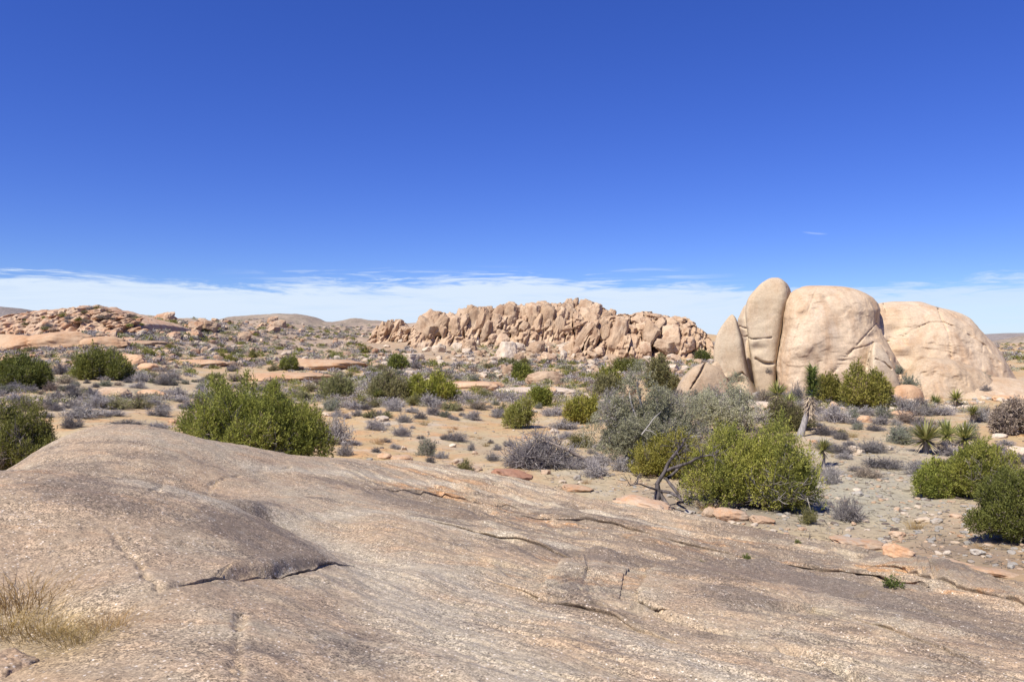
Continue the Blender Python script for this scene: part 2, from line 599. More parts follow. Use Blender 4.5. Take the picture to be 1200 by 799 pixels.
def slab_material():
    m, nt, b = principled('weathered_granite', 0.88)
    p = pos(nt)
    along = nt.mapping(p, rot=(0, 0, -STRIKE), scale=(0.16, 1, 1))
    big = nt.noise(p, 0.55, 5, 0.6)
    med = nt.noise(p, 2.4, 5, 0.65)
    fine = nt.noise(p, 22, 4, 0.7)
    base = nt.mix(nt.ramp(big, 0.36, 0.64), (0.305, 0.234, 0.160), (0.33, 0.277, 0.200))
    base = nt.mix(nt.ramp(med, 0.40, 0.66, 0, 0.6), base, (0.37, 0.265, 0.172))
    # iron stain
    rust = nt.math('MULTIPLY', nt.ramp(nt.noise(along, 1.9, 5, 0.65), 0.52, 0.66), nt.math('ADD', 0.25, nt.attr('rust')))
    base = nt.mix(nt.math('MINIMUM', rust, 0.85), base, (0.37, 0.205, 0.095))
    # pale water-washed runnels
    base = nt.mix(nt.math('MULTIPLY', nt.attr('wash'), nt.ramp(fine, 0.3, 0.6, 0.5, 0.95)), base, (0.375, 0.325, 0.245))
    # dark desert varnish, in streaks along the banding and ragged at its edge
    var = nt.math('MULTIPLY', nt.noise(along, 1.5, 6, 0.68), 0.55)
    var = nt.math('ADD', var, nt.math('MULTIPLY', nt.noise(p, 1.15, 6, 0.7), 0.45))
    var = nt.math('ADD', var, nt.math('MULTIPLY', nt.attr('varnish'), 0.15))
    var = nt.math('ADD', var, nt.math('MULTIPLY', nt.math('SUBTRACT', fine, 0.5), 0.22))
    var = nt.math('SUBTRACT', var, nt.math('MULTIPLY', nt.attr('wash'), 0.10))
    vm = nt.ramp(var, 0.525, 0.62, 0, 0.74)
    base = nt.mix(vm, base, (0.155, 0.122, 0.094))
    # lichen-like grey bloom
    base = nt.mix(nt.ramp(nt.noise(p, 6.5, 5, 0.7), 0.56, 0.74, 0, 0.35), base, (0.24, 0.235, 0.22))
    # soil gathered in the hollow
    base = nt.mix(nt.math('MULTIPLY', nt.attr('soil'), nt.ramp(med, 0.3, 0.6, 0.5, 1.0)), base, (0.30, 0.225, 0.125))
    # crystal speckle
    gr = None
    for sc, lo, hi in ((105, 0.48, 1.46), (48, 0.76, 1.22)):
        cell = nt.new('ShaderNodeTexVoronoi', feature='F1')
        nt.put(cell.inputs['Vector'], p)
        cell.inputs['Scale'].default_value = sc
        sv = nt.new('ShaderNodeSeparateColor')
        nt.l.new(cell.outputs['Color'], sv.inputs[0])
        v = nt.ramp(sv.outputs[0], 0.05, 0.95, lo, hi)
        gr = v if gr is None else nt.math('MULTIPLY', gr, v)
    grain = nt.noise(p, 75, 3, 0.7)
    gr = nt.mix(nt.ramp(nt.noise(p, 1.7, 3, 0.6), 0.35, 0.65, 0.15, 1.0), nt.math('ADD', nt.math('MULTIPLY', gr, 0.35), 0.65), gr)
    cr = nt.new('ShaderNodeTexVoronoi', feature='F1')
    nt.put(cr.inputs['Vector'], p)
    cr.inputs['Scale'].default_value = 42
    cs = nt.new('ShaderNodeSeparateColor')
    nt.l.new(cr.outputs['Color'], cs.inputs[0])
    spot = nt.ramp(cr.outputs['Distance'], 0.25, 0.42, 1, 0)
    base = nt.mix(nt.math('MULTIPLY', nt.math('MULTIPLY', spot, nt.ramp(cs.outputs[0], 0.88, 0.90)), 0.75), base, (0.60, 0.54, 0.47))
    base = nt.mix(nt.math('MULTIPLY', nt.math('MULTIPLY', spot, nt.ramp(cs.outputs[1], 0.86, 0.88)), 0.75), base, (0.07, 0.058, 0.05))
    gr = nt.math('MULTIPLY', gr, nt.ramp(nt.noise(p, 13, 4, 0.75), 0.3, 0.7, 0.84, 1.14))
    g3 = nt.new('ShaderNodeCombineColor')
    for k in range(3):
        nt.put(g3.inputs[k], gr)
    base = nt.mix(1.0, base, g3.outputs[0], 'MULTIPLY')
    nt.l.new(base, b.inputs['Base Color'])
    h = nt.math('ADD', nt.math('MULTIPLY', grain, 0.35), nt.math('MULTIPLY', fine, 0.30))
    h = nt.math('ADD', h, nt.math('MULTIPLY', med, 0.6))
    bump(nt, b, h, 0.45, 0.022)
    return m


def tan_rock_material(name, a, c, stain, pale, scale=1.0, stain_amt=0.55, bump_d=0.12):
    """jointed desert granite seen from a distance"""
    m, nt, b = principled(name, 0.92)
    p = nt.mapping(pos(nt), scale=(scale,) * 3)
    tall = nt.mapping(p, scale=(1, 1, 0.28))
    big = nt.noise(p, 0.28, 5, 0.6)
    med = nt.noise(p, 1.3, 6, 0.68)
    fine = nt.noise(p, 7.0, 5, 0.72)
    base = nt.mix(nt.ramp(big, 0.36, 0.64), a, c)
    base = nt.mix(nt.ramp(nt.noise(tall, 0.75, 6, 0.68), 0.44, 0.66, 0, stain_amt), base, stain)
    base = nt.mix(nt.ramp(nt.noise(nt.mapping(p, loc=(7, 3, 1)), 0.5, 6, 0.7), 0.54, 0.72, 0, 0.6), base, pale)
    base = nt.mix(nt.ramp(med, 0.55, 0.80, 0, 0.45), base, tuple(v * 0.72 for v in stain))
    oi = nt.new('ShaderNodeObjectInfo').outputs['Random']
    fine = nt.math('ADD', nt.math('MULTIPLY', fine, 0.6), nt.math('MULTIPLY', nt.noise(p, 26.0, 3, 0.8), 0.4))
    v = nt.math('MULTIPLY', nt.ramp(fine, 0.25, 0.75, 0.74, 1.20), nt.ramp(oi, 0, 1, 0.88, 1.10))
    g3 = nt.new('ShaderNodeCombineColor')
    for k in range(3):
        nt.put(g3.inputs[k], v)
    base = nt.mix(1.0, base, g3.outputs[0], 'MULTIPLY')
    nt.l.new(base, b.inputs['Base Color'])
    h = nt.math('ADD', nt.math('MULTIPLY', med, 0.5), nt.math('MULTIPLY', fine, 0.35))
    bump(nt, b, h, 0.5, bump_d / scale)
    return m


def ground_material():
    m, nt, b = principled('desert_sand', 0.95)
    p = pos(nt)
    sepp = nt.new('ShaderNodeSeparateXYZ')
    nt.l.new(p, sepp.inputs[0])
    big = nt.noise(p, 0.11, 5, 0.6)
    med = nt.noise(p, 0.7, 6, 0.65)
    fine = nt.noise(p, 6, 5, 0.7)
    base = nt.mix(nt.ramp(big, 0.38, 0.62), (0.42, 0.305, 0.16), (0.395, 0.315, 0.19))
    base = nt.mix(nt.ramp(med, 0.42, 0.66, 0, 0.75), base, (0.47, 0.265, 0.12))
    base = nt.mix(nt.ramp(nt.noise(nt.mapping(p, loc=(5, 9, 0)), 0.33, 6, 0.65), 0.50, 0.66, 0, 0.65), base, (0.44, 0.385, 0.305))
    # stony grey soil
    gm = nt.math('MULTIPLY', nt.attr('gravel'), nt.ramp(med, 0.28, 0.6, 0.55, 1.0))
    base = nt.mix(nt.math('MINIMUM', gm, 0.95), base, (0.30, 0.285, 0.22))
    lit = nt.math('MULTIPLY', nt.attr('litter'), nt.ramp(fine, 0.3, 0.7, 0.5, 1.0))
    base = nt.mix(nt.math('MINIMUM', lit, 0.9), base, (0.17, 0.135, 0.11))
    # the hills beyond are a mix of brown earth and pale stone
    hillm = nt.attr('slope')
    hc = nt.mix(nt.ramp(nt.noise(p, 0.16, 6, 0.75), 0.40, 0.62), (0.27, 0.205, 0.15), (0.37, 0.295, 0.225))
    base = nt.mix(hillm, base, hc)
    # grains and pebbles
    cell = nt.new('ShaderNodeTexVoronoi', feature='F1')
    nt.put(cell.inputs['Vector'], p)
    cell.inputs['Scale'].default_value = 9
    sv = nt.new('ShaderNodeSeparateColor')
    nt.l.new(cell.outputs['Color'], sv.inputs[0])
    peb = nt.math('MULTIPLY', nt.ramp(sv.outputs[0], 0.80, 0.84), nt.ramp(cell.outputs['Distance'], 0.22, 0.34, 1, 0))
    peb = nt.math('MULTIPLY', peb, nt.ramp(med, 0.35, 0.6))
    pc = nt.mix(sv.outputs[1], (0.46, 0.41, 0.35), (0.20, 0.17, 0.15))
    base = nt.mix(nt.math('MULTIPLY', peb, 0.75), base, pc)
    v = nt.math('MULTIPLY', nt.ramp(fine, 0.25, 0.75, 0.82, 1.14), nt.ramp(nt.noise(p, 40, 3, 0.7), 0.3, 0.7, 0.90, 1.10))
    g3 = nt.new('ShaderNodeCombineColor')
    for k in range(3):
        nt.put(g3.inputs[k], v)
    base = nt.mix(1.0, base, g3.outputs[0], 'MULTIPLY')
    nt.l.new(base, b.inputs['Base Color'])
    h = nt.math('ADD', nt.math('MULTIPLY', fine, 0.5), nt.math('MULTIPLY', peb, 0.5))
    h = nt.math('ADD', h, med)
    bump(nt, b, h, 0.6, 0.08)
    return m


def hill_material(name, a, c, bush):
    m, nt, b = principled(name, 0.95)
    p = pos(nt)
    base = nt.mix(nt.ramp(nt.noise(p, 0.02, 6, 0.65), 0.38, 0.62), a, c)
    base = nt.mix(nt.ramp(nt.noise(p, 0.16, 4, 0.7), 0.52, 0.60, 0, 0.75), base, bush)
    base = nt.mix(nt.ramp(nt.noise(p, 0.30, 3, 0.7), 0.62, 0.68, 0, 0.5), base, tuple(min(1, v * 1.5) for v in c))
    nt.l.new(base, b.inputs['Base Color'])
    bump(nt, b, nt.noise(p, 0.12, 5, 0.7), 0.8, 2.5)
    return m


def leaf_material(name, a, c, dead, dead_amt=0.06, rough=0.65, trans=0.34):
    """per-spray tint in an attribute, so that crowns are not one green"""
    m, nt, b = principled(name, rough)
    t = nt.attr('tint')
    oi = nt.new('ShaderNodeObjectInfo').outputs['Random']
    base = nt.mix(t, a, c)
    base = nt.mix(nt.ramp(t, 1.0 - dead_amt, 1.0 - dead_amt + 0.004), base, dead)
    hsn = nt.new('ShaderNodeHueSaturation')
    nt.put(hsn.inputs['Hue'], nt.ramp(oi, 0, 1, 0.485, 0.515))
    nt.put(hsn.inputs['Value'], nt.ramp(nt.math('FRACT', nt.math('MULTIPLY', oi, 7.31)), 0, 1, 0.82, 1.2))
    nt.put(hsn.inputs['Color'], base)
    nt.l.new(hsn.outputs[0], b.inputs['Base Color'])
    if trans:
        tr = nt.new('ShaderNodeBsdfTranslucent')
        nt.l.new(hsn.outputs[0], tr.inputs[0])
        mx = nt.new('ShaderNodeMixShader')
        mx.inputs[0].default_value = trans
        nt.l.new(b.outputs[0], mx.inputs[1])
        nt.l.new(tr.outputs[0], mx.inputs[2])
        nt.l.new(mx.outputs[0], nt.n['Material Output'].inputs[0])
    return m


def wood_material(name, a, c, scale=9.0):
    m, nt, b = principled(name, 0.85)
    tcn = nt.new('ShaderNodeTexCoord').outputs['Object']
    n = nt.noise(nt.mapping(tcn, scale=(1, 1, 0.3)), scale, 5, 0.7)
    nt.l.new(nt.mix(nt.ramp(n, 0.35, 0.65), a, c), b.inputs['Base Color'])
    bump(nt, b, n, 0.7, 0.03)
    return m


M = {}
M['slab'] = slab_material()
M['ground'] = ground_material()
M['dome'] = tan_rock_material('pale_tan_granite', (0.435, 0.33, 0.222), (0.475, 0.375, 0.268), (0.37, 0.235, 0.135), (0.53, 0.45, 0.355), 1.0, 0.55, 0.045)
M['tower'] = tan_rock_material('warm_tan_granite', (0.475, 0.375, 0.255), (0.515, 0.425, 0.305), (0.38, 0.25, 0.15), (0.54, 0.45, 0.35), 1.3, 0.45, 0.05)
M['outcrop'] = tan_rock_material('jointed_brown_granite', (0.40, 0.285, 0.185), (0.47, 0.355, 0.245), (0.28, 0.175, 0.11), (0.50, 0.41, 0.31), 0.7, 0.85, 0.16)
M['ridge'] = tan_rock_material('layered_orange_granite', (0.37, 0.26, 0.175), (0.43, 0.32, 0.225), (0.37, 0.19, 0.10), (0.46, 0.38, 0.29), 0.6, 0.8, 0.12)
M['orange'] = tan_rock_material('orange_granite', (0.47, 0.30, 0.18), (0.50, 0.36, 0.235), (0.41, 0.22, 0.11), (0.50, 0.41, 0.31), 1.0, 0.6, 0.06)
M['stone'] = tan_rock_material('pale_stone', (0.48, 0.39, 0.29), (0.52, 0.45, 0.36), (0.40, 0.27, 0.17), (0.56, 0.50, 0.43), 3.0, 0.4, 0.05)
M['red_stone'] = tan_rock_material('rust_red_stone', (0.36, 0.195, 0.125), (0.40, 0.24, 0.16), (0.29, 0.14, 0.085), (0.44, 0.31, 0.22), 4.0, 0.5, 0.05)
M['flake'] = tan_rock_material('flaked_granite', (0.42, 0.29, 0.19), (0.43, 0.34, 0.25), (0.42, 0.215, 0.10), (0.46, 0.39, 0.31), 4.0, 0.6, 0.04)
M['grey_stone'] = tan_rock_material('grey_stone', (0.28, 0.27, 0.245), (0.34, 0.32, 0.28), (0.30, 0.21, 0.15), (0.40, 0.38, 0.34), 4.0, 0.4, 0.05)
M['dark_stone'] = tan_rock_material('dark_varnished_stone', (0.10, 0.08, 0.068), (0.18, 0.145, 0.12), (0.15, 0.11, 0.10), (0.30, 0.27, 0.25), 4.0, 0.4, 0.05)
M['juniper'] = leaf_material('juniper_sprays', (0.14, 0.155, 0.034), (0.385, 0.37, 0.08), (0.20, 0.15, 0.10), 0.05)
M['juniper_dark'] = leaf_material('dark_juniper_sprays', (0.105, 0.125, 0.030), (0.25, 0.265, 0.065), (0.22, 0.19, 0.15), 0.06)
M['juniper_bright'] = leaf_material('bright_juniper_sprays', (0.19, 0.20, 0.035), (0.41, 0.38, 0.085), (0.20, 0.15, 0.10), 0.03)
M['olive'] = leaf_material('olive_leaves', (0.16, 0.16, 0.07), (0.31, 0.295, 0.13), (0.20, 0.16, 0.12), 0.10)
M['greygreen'] = leaf_material('grey_green_leaves', (0.26, 0.265, 0.165), (0.48, 0.475, 0.315), (0.33, 0.30, 0.28), 0.15)
M['greytwig'] = leaf_material('blue_grey_twigs', (0.17, 0.155, 0.15), (0.34, 0.315, 0.30), (0.40, 0.37, 0.35), 0.08, trans=0.0)
M['browntwig'] = leaf_material('brown_twigs', (0.13, 0.105, 0.085), (0.27, 0.22, 0.17), (0.36, 0.30, 0.22), 0.10, trans=0.0)
M['darktwig'] = leaf_material('dark_grey_twigs', (0.095, 0.088, 0.085), (0.22, 0.20, 0.195), (0.33, 0.31, 0.29), 0.08, trans=0.0)
M['deadtwig'] = leaf_material('silver_dead_twigs', (0.15, 0.13, 0.115), (0.30, 0.27, 0.245), (0.2, 0.17, 0.15), 0.05, trans=0.0)
M['sage'] = leaf_material('sage_leaves', (0.16, 0.18, 0.12), (0.28, 0.29, 0.20), (0.33, 0.30, 0.24), 0.08)
M['yellowbush'] = leaf_material('yellow_green_leaves', (0.17, 0.165, 0.045), (0.32, 0.29, 0.085), (0.33, 0.28, 0.16), 0.08)
M['yucca'] = leaf_material('yucca_blades', (0.13, 0.16, 0.045), (0.42, 0.39, 0.13), (0.46, 0.38, 0.24), 0.12, 0.5)
M['joshua'] = leaf_material('joshua_blades', (0.15, 0.19, 0.06), (0.34, 0.36, 0.12), (0.40, 0.33, 0.22), 0.06, 0.5)
M['dead_blade'] = leaf_material('dead_yucca_blades', (0.30, 0.24, 0.17), (0.46, 0.39, 0.29), (0.25, 0.19, 0.13), 0.1, trans=0.1)
M['straw'] = leaf_material('dry_grass', (0.26, 0.165, 0.06), (0.50, 0.345, 0.15), (0.40, 0.34, 0.26), 0.1, trans=0.3)
M['greenweed'] = leaf_material('small_green_leaves', (0.10, 0.13, 0.03), (0.20, 0.23, 0.06), (0.30, 0.28, 0.2), 0.05)
M['bark'] = wood_material('grey_juniper_bark', (0.12, 0.095, 0.08), (0.26, 0.22, 0.19))
M['burnt'] = wood_material('blackened_dead_wood', (0.045, 0.038, 0.036), (0.15, 0.13, 0.125))
M['silver'] = wood_material('silvered_dead_wood', (0.30, 0.28, 0.26), (0.46, 0.43, 0.40))
M['joshua_bark'] = wood_material('joshua_bark', (0.20, 0.185, 0.175), (0.36, 0.335, 0.315), 14.0)
M['hill_near'] = hill_material('brown_hill', (0.25, 0.20, 0.155), (0.32, 0.265, 0.205), (0.15, 0.135, 0.095))
M['hill_far'] = hill_material('far_hill', (0.21, 0.185, 0.17), (0.27, 0.24, 0.22), (0.15, 0.14, 0.12))

# ---------------------------------------------------------------- ground and far hills


def blob(px, py, cx, cy, rx, ry, ang=0.0):
    c, s = math.cos(radians(ang)), math.sin(radians(ang))
    dx, dy = px - cx, py - cy
    return np.exp(-(((dx * c + dy * s) / rx) ** 2 + ((-dx * s + dy * c) / ry) ** 2))


def build_ground():
    ys = np.concatenate([np.linspace(-60, 4, 22)[:-1], np.exp(np.linspace(math.log(4), math.log(9000), 560))])
    t = np.linspace(-1, 1, 521)
    V, nx = [], len(t)
    X = np.empty((len(ys), nx))
    for i, y in enumerate(ys):
        half = 14 + 0.95 * max(y, 0) + (60 if y < 4 else 0) * (4 - min(y, 4)) / 64
        X[i] = t * half * 1.0
    Y = np.repeat(ys[:, None], nx, 1)
    Z = ground_z(X, Y)
    px, py = to_px(X, Y, Z)
    gravel = (0.95 * blob(px, py, 1020, 580, 150, 70) + 0.8 * blob(px, py, 850, 590, 110, 28) + 0.55 * blob(px, py, 680, 560, 60, 40) +
              0.5 * blob(px, py, 570, 525, 40, 16) + 0.6 * blob(px, py, 940, 480, 90, 12) + 0.5 * blob(px, py, 160, 455, 160, 20) +
              0.6 * blob(px, py, 90, 475, 80, 7) + 0.5 * blob(px, py, 620, 400, 110, 22)) * (Y > 4)
    litter = (0.9 * blob(px, py, 1110, 640, 55, 22) + 0.8 * blob(px, py, 1180, 660, 50, 30) + 0.7 * blob(px, py, 790, 590, 60, 20) +
              0.7 * blob(px, py, 880, 600, 70, 14) + 0.5 * blob(px, py, 640, 540, 50, 8)) * (Y > 4)
    R = np.hypot(X, Y)
    slope = sstep(85, 150, R) * sstep(40, -60, X - 0.02 * R) * 0.85 + sstep(300, 600, R) * 0.15
    me = mesh_np('ground', np.stack([X, Y, Z], -1).reshape(-1, 3), grid_faces(nx, len(ys)), [M['ground']],
                 attrs={'gravel': gravel.ravel(), 'litter': np.clip(litter, 0, 1).ravel(), 'slope': np.clip(slope, 0, 1).ravel()})
    structure(link('ground', me))


build_ground()


def build_hill(pts, D, depth, mat, seed, rough=1.0, base=-25.0):
    """a far hill: a ridge with two flanks, its skyline given as photo pixels at distance D"""
    xs = np.array([(p - CX) / FPX * D for p, q in pts])
    zs = np.array([EYE + (CY - q) / FPX * D for p, q in pts])
    x = np.linspace(xs[0], xs[-1], 260)
    crest = np.interp(x, xs, zs)
    k = np.ones(9) / 9
    crest = np.convolve(np.pad(crest, 4, mode='edge'), k, 'valid')
    t = np.linspace(-1, 1, 90)
    X, T = np.meshgrid(x, t)
    C = np.repeat(crest[None, :], len(t), 0)
    prof = np.exp(-(T * 1.7) ** 2)
    L = depth
    n = fbm(X / L * 3, T * 3, seed, 5, 0.55)
    Z = base + (C - base) * prof
    Z = Z + rough * (0.10 * (C - base) * n * np.abs(T) * 2 + 0.012 * (C - base) * fbm(X / L * 14, T * 9, seed + 5, 3))
    Y = D + T * depth
    me = mesh_np('hill', np.stack([X, Y, Z], -1).reshape(-1, 3), grid_faces(len(x), len(t)), [mat])
    o = structure(link('hill', me))
    return o


build_hill([(-330, 395), (-120, 372), (-40, 362), (0, 359), (14, 360), (28, 364), (40, 369), (70, 380), (110, 392)], 1500, 420, M['hill_far'], 3.3)
build_hill([(205, 386), (230, 379), (255, 376), (272, 371), (300, 369), (330, 367.5), (352, 368), (365, 371), (380, 377), (420, 380), (455, 384), (500, 396)], 760, 210, M['hill_near'], 1.3)
build_hill([(350, 386), (380, 380), (400, 376), (412, 373.5), (420, 372.5), (430, 375), (448, 376), (470, 380), (520, 392)], 1100, 260, M['hill_near'], 5.1)
build_hill([(190, 386), (215, 379), (226, 377), (236, 376.5), (250, 379), (280, 386)], 2600, 600, M['hill_far'], 8.1, base=-40)
build_hill([(1000, 404), (1080, 398), (1130, 394), (1160, 391.5), (1185, 390), (1230, 391), (1320, 388), (1420, 397), (1550, 404)], 5200, 1500, M['hill_far'], 6.2, base=-60)
build_hill([(1080, 414), (1130, 408), (1165, 403), (1185, 397), (1205, 393), (1240, 391), (1290, 395), (1350, 405), (1420, 414)], 800, 200, M['hill_near'], 7.7)

# ---------------------------------------------------------------- the granite slab underfoot


def slab_stains(X, Y, Z):
    """where water has washed the rock, where it is varnished or rusty: stains with a shape of their own"""
    px, py = to_px(X, Y, Z)
    front = (Y > 3)
    wash = np.zeros_like(X)
    for line, wd in (([(170, 566), (250, 585), (330, 612), (430, 652), (560, 690), (700, 735), (860, 799)], .30), ([(290, 545), (400, 556), (520, 566), (650, 590), (800, 625)], .22),
                     ([(470, 545), (600, 567), (720, 592), (850, 612)], .30), ([(880, 655), (1000, 690), (1150, 735)], .16), ([(420, 660), (520, 740), (600, 799)], .5),
                     ([(330, 600), (450, 600), (560, 625), (700, 640)], .16)):
        d, s = polydist(X, Y, slab_line(line))
        d = d + 0.12 * fbm(X * 1.6, Y * 1.6, 4.4, 3)
        wash = np.maximum(wash, np.exp(-(np.maximum(d, 0) / wd) ** 2))
    v = np.zeros_like(X)
    for cx, cy, rx, ry, an, st in ((240, 605, 130, 32, 18, .75), (340, 640, 70, 20, 24, .9), (90, 572, 110, 26, 4, .7), (330, 655, 60, 12, 8, .6), (120, 535, 120, 14, 0, .35), (980, 740, 60, 14, 14, .6), (680, 700, 30, 20, 0, .4), (830, 790, 80, 10, 14, .6), (1010, 692, 200, 13, 13, 1.5), (1150, 735, 90, 12, 16, 1.3),
                                   (940, 655, 60, 9, 8, 1.2), (480, 585, 90, 11, 11, .9), (560, 603, 110, 13, 11, .8), (690, 602, 140, 9, 10, .8), (760, 640, 90, 10, 12, .7),
                                   (620, 642, 70, 12, 14, .7), (700, 745, 60, 22, 18, .7), (868, 690, 40, 24, 20, .8), (560, 745, 50, 28, 10, .6), (430, 752, 45, 20, 0, .7),
                                   (310, 770, 40, 20, 0, .4), (900, 625, 120, 6, 9, .9), (1150, 668, 80, 8, 9, 1.1), (760, 660, 90, 7, 12, .9), (250, 685, 70, 10, -10, .5), (1100, 775, 60, 20, 15, .7)):
        v += st * blob(px, py, cx, cy, rx, ry, an)
    v = v * front
    rust = (0.9 * blob(px, py, 500, 565, 60, 14, 8) + 0.9 * blob(px, py, 640, 610, 120, 12, 10) + 0.9 * blob(px, py, 830, 640, 120, 14, 10) + blob(px, py, 1100, 690, 110, 18, 14) +
            0.5 * blob(px, py, 60, 600, 80, 40) + 0.5 * blob(px, py, 720, 690, 120, 24, 10) + 0.5 * blob(px, py, 330, 720, 80, 20) + 0.6 * blob(px, py, 30, 525, 30, 25)) * front
    soil = np.clip(1.4 * blob(px, py, 55, 745, 78, 36) * (Y > 3.5) * (Y < 7), 0, 1)
    return {'wash': np.clip(wash, 0, 1).ravel(), 'varnish': np.clip(v, -1, 2).ravel(), 'rust': np.clip(rust, 0, 1).ravel(), 'soil': soil.ravel()}


def build_slab():
    ys = np.concatenate([np.linspace(-6, 3.2, 60)[:-1], 3.2 * np.exp(np.linspace(0, math.log(24 / 3.2), 1000))])
    nx = 1000
    t = np.linspace(-1, 1, nx)
    X = np.empty((len(ys), nx))
    for i, y in enumerate(ys):
        X[i] = 0.8 + t * (7.0 + 0.42 * max(y, 0))
    Y = np.repeat(ys[:, None], nx, 1)
    Z = slab_z(X, Y)
    # the outer rim of the sheet goes down into the ground
    rim = np.maximum(sstep(0.90, 1.0, np.abs(t))[None, :] * np.ones_like(Y), np.maximum(sstep(-3.5, -6, Y), sstep(22.5, 24, Y)))
    Z = Z - 4.0 * rim
    me = mesh_np('granite_slab', np.stack([X, Y, Z], -1).reshape(-1, 3), grid_faces(nx, len(ys)), [M['slab']], attrs=slab_stains(X, Y, Z))
    o = link('granite_slab', me)
    tag(o, 'broad speckled granite slab with dark varnish streaks filling the foreground', 'rock slab')
    return o


def ledge(slab, pts, thick, seed, under=0.06):
    """a sheet of the slab's own granite lying a step above the rest, its free edges undercut; pts: (px, py, how far it stands free there)"""
    P = np.array([(*slab_hit(a, b)[:2], w_) for a, b, w_ in pts])
    Q = np.concatenate([P, P[:1]])
    seg = np.hypot(*(np.diff(Q[:, :2], axis=0).T))
    t = np.concatenate([[0], np.cumsum(seg)])
    n = int(max(60, t[-1] / 0.03))
    u = np.linspace(0, t[-1], n, endpoint=False)
    R = np.stack([np.interp(u, t, Q[:, i]) for i in range(3)], 1)
    for _ in range(8):
        R = (np.roll(R, 1, 0) + 2 * R + np.roll(R, -1, 0)) / 4
    c = R[:, :2].mean(0)
    d = R[:, :2] - c
    nd = d / np.linalg.norm(d, axis=1)[:, None]
    jag = (0.02 if len(pts) < 10 else 0.05) * fbm(R[:, 0] * 2.2 + seed, R[:, 1] * 2.2, 0.5, 3) + (0.006 if len(pts) < 10 else 0.016) * fbm(R[:, 0] * 11 + seed, R[:, 1] * 11, 1.5, 2)
    E = R[:, :2] + nd * jag[:, None]
    w_ = R[:, 2]
    rings = []
    for f_, zz in ((0.0, 1), (0.25, 1), (0.5, 1), (0.7, 1), (0.84, 1), (0.92, .98), (0.97, .93), (0.99, .84), (1.0, .68)):
        xy = c + (E - c) * f_
        h = thick * w_ * zz + thick * (1 - f_) * 0.0
        rings.append(np.column_stack([xy, slab_z(xy[:, 0], xy[:, 1]) + h - (1 - w_) * 0.03 * f_]))
    wf = (under * w_)[:, None]
    for k_, zz in ((0.35, 0.38), (1.0, 0.12), (1.3, -0.5)):
        xy = E - nd * wf * k_
        rings.append(np.column_stack([xy, slab_z(xy[:, 0], xy[:, 1]) + thick * w_ * zz - (1 - w_) * 0.04]))
    V = np.concatenate(rings)
    F = grid_faces(n, len(rings), True)
    me = mesh_np('ledge', V, F, [M['slab']], attrs=slab_stains(V[:, 0], V[:, 1], V[:, 2]))
    link('ledge', me, slab)


_slab = build_slab()
for _i, (_t, _p) in enumerate((
        (.055, [(628, 701, .7), (642, 676, 1), (662, 655, .8), (690, 643, .5), (716, 648, .8), (738, 664, .8), (730, 682, .6), (724, 700, .5), (680, 704, .3)]),
        (.09, [(748, 706, 1), (753, 684, 1), (768, 660, .8), (830, 659, .7), (900, 667, .7), (980, 682, .7), (1080, 712, .7), (1210, 762, .7), (1230, 810, 0), (1100, 775, 0), (1000, 752, 0), (900, 735, 0), (820, 720, .2)]),
        (.032, [(185, 692, .3), (230, 680, .9), (260, 675, 1), (320, 673, 1), (352, 667, 1), (388, 661, 1), (424, 664, .5), (380, 641, 0), (310, 622, 0), (240, 640, 0), (200, 670, 0)]),
        (.07, [(590, 602, .3), (640, 607, 1), (700, 614, 1), (790, 634, 1), (866, 652, .7), (800, 628, 0), (700, 600, 0), (620, 592, 0)]),
        (.08, [(850, 650, .3), (930, 664, 1), (1010, 674, 1), (1090, 697, .8), (1060, 672, 0), (980, 655, 0), (900, 645, 0)]),
        (.10, [(1000, 657, .3), (1060, 671, 1), (1130, 693, 1), (1215, 718, 1), (1225, 690, 0), (1130, 670, 0), (1060, 655, 0)]),
        (.05, [(430, 573, .5), (520, 582, 1), (610, 598, .8), (560, 576, 0), (480, 566, 0)]),
        (.06, [(470, 606, .4), (560, 622, 1), (640, 640, 1), (690, 652, .5), (620, 622, 0), (540, 606, 0)]),
        (.05, [(880, 690, .4), (960, 712, 1), (1050, 742, 1), (1150, 780, .6), (1120, 750, 0), (1000, 705, 0)]),
        (.05, [(560, 672, .4), (640, 700, 1), (720, 726, 1), (800, 752, .6), (760, 724, 0), (660, 688, 0)]))):
    ledge(_slab, _p, _t, _i * 3.3, 0.028 + _t * 0.35)

# ---------------------------------------------------------------- rocks


def cube_sphere(n):
    """a unit cube split n times each way, one closed skin"""
    idx, V, F = {}, [], []

    def vid(p):
        k = tuple(np.round(p, 5))
        if k not in idx:
            idx[k] = len(V)
            V.append(p)
        return idx[k]
    lin = np.linspace(-1, 1, n + 1)
    for ax in range(3):
        for sg in (-1, 1):
            ids = np.empty((n + 1, n + 1), int)
            for i in range(n + 1):
                for j in range(n + 1):
                    p = [0, 0, 0]
                    p[ax] = sg
                    p[(ax + 1) % 3] = lin[i]
                    p[(ax + 2) % 3] = lin[j]
                    ids[i, j] = vid(tuple(p))
            for i in range(n):
                for j in range(n):
                    q = [ids[i, j], ids[i + 1, j], ids[i + 1, j + 1], ids[i, j + 1]]
                    F.append(q if sg > 0 else q[::-1])
    return np.array(V, float), np.array(F)


_CS = {n: cube_sphere(n) for n in (5, 14, 22)}


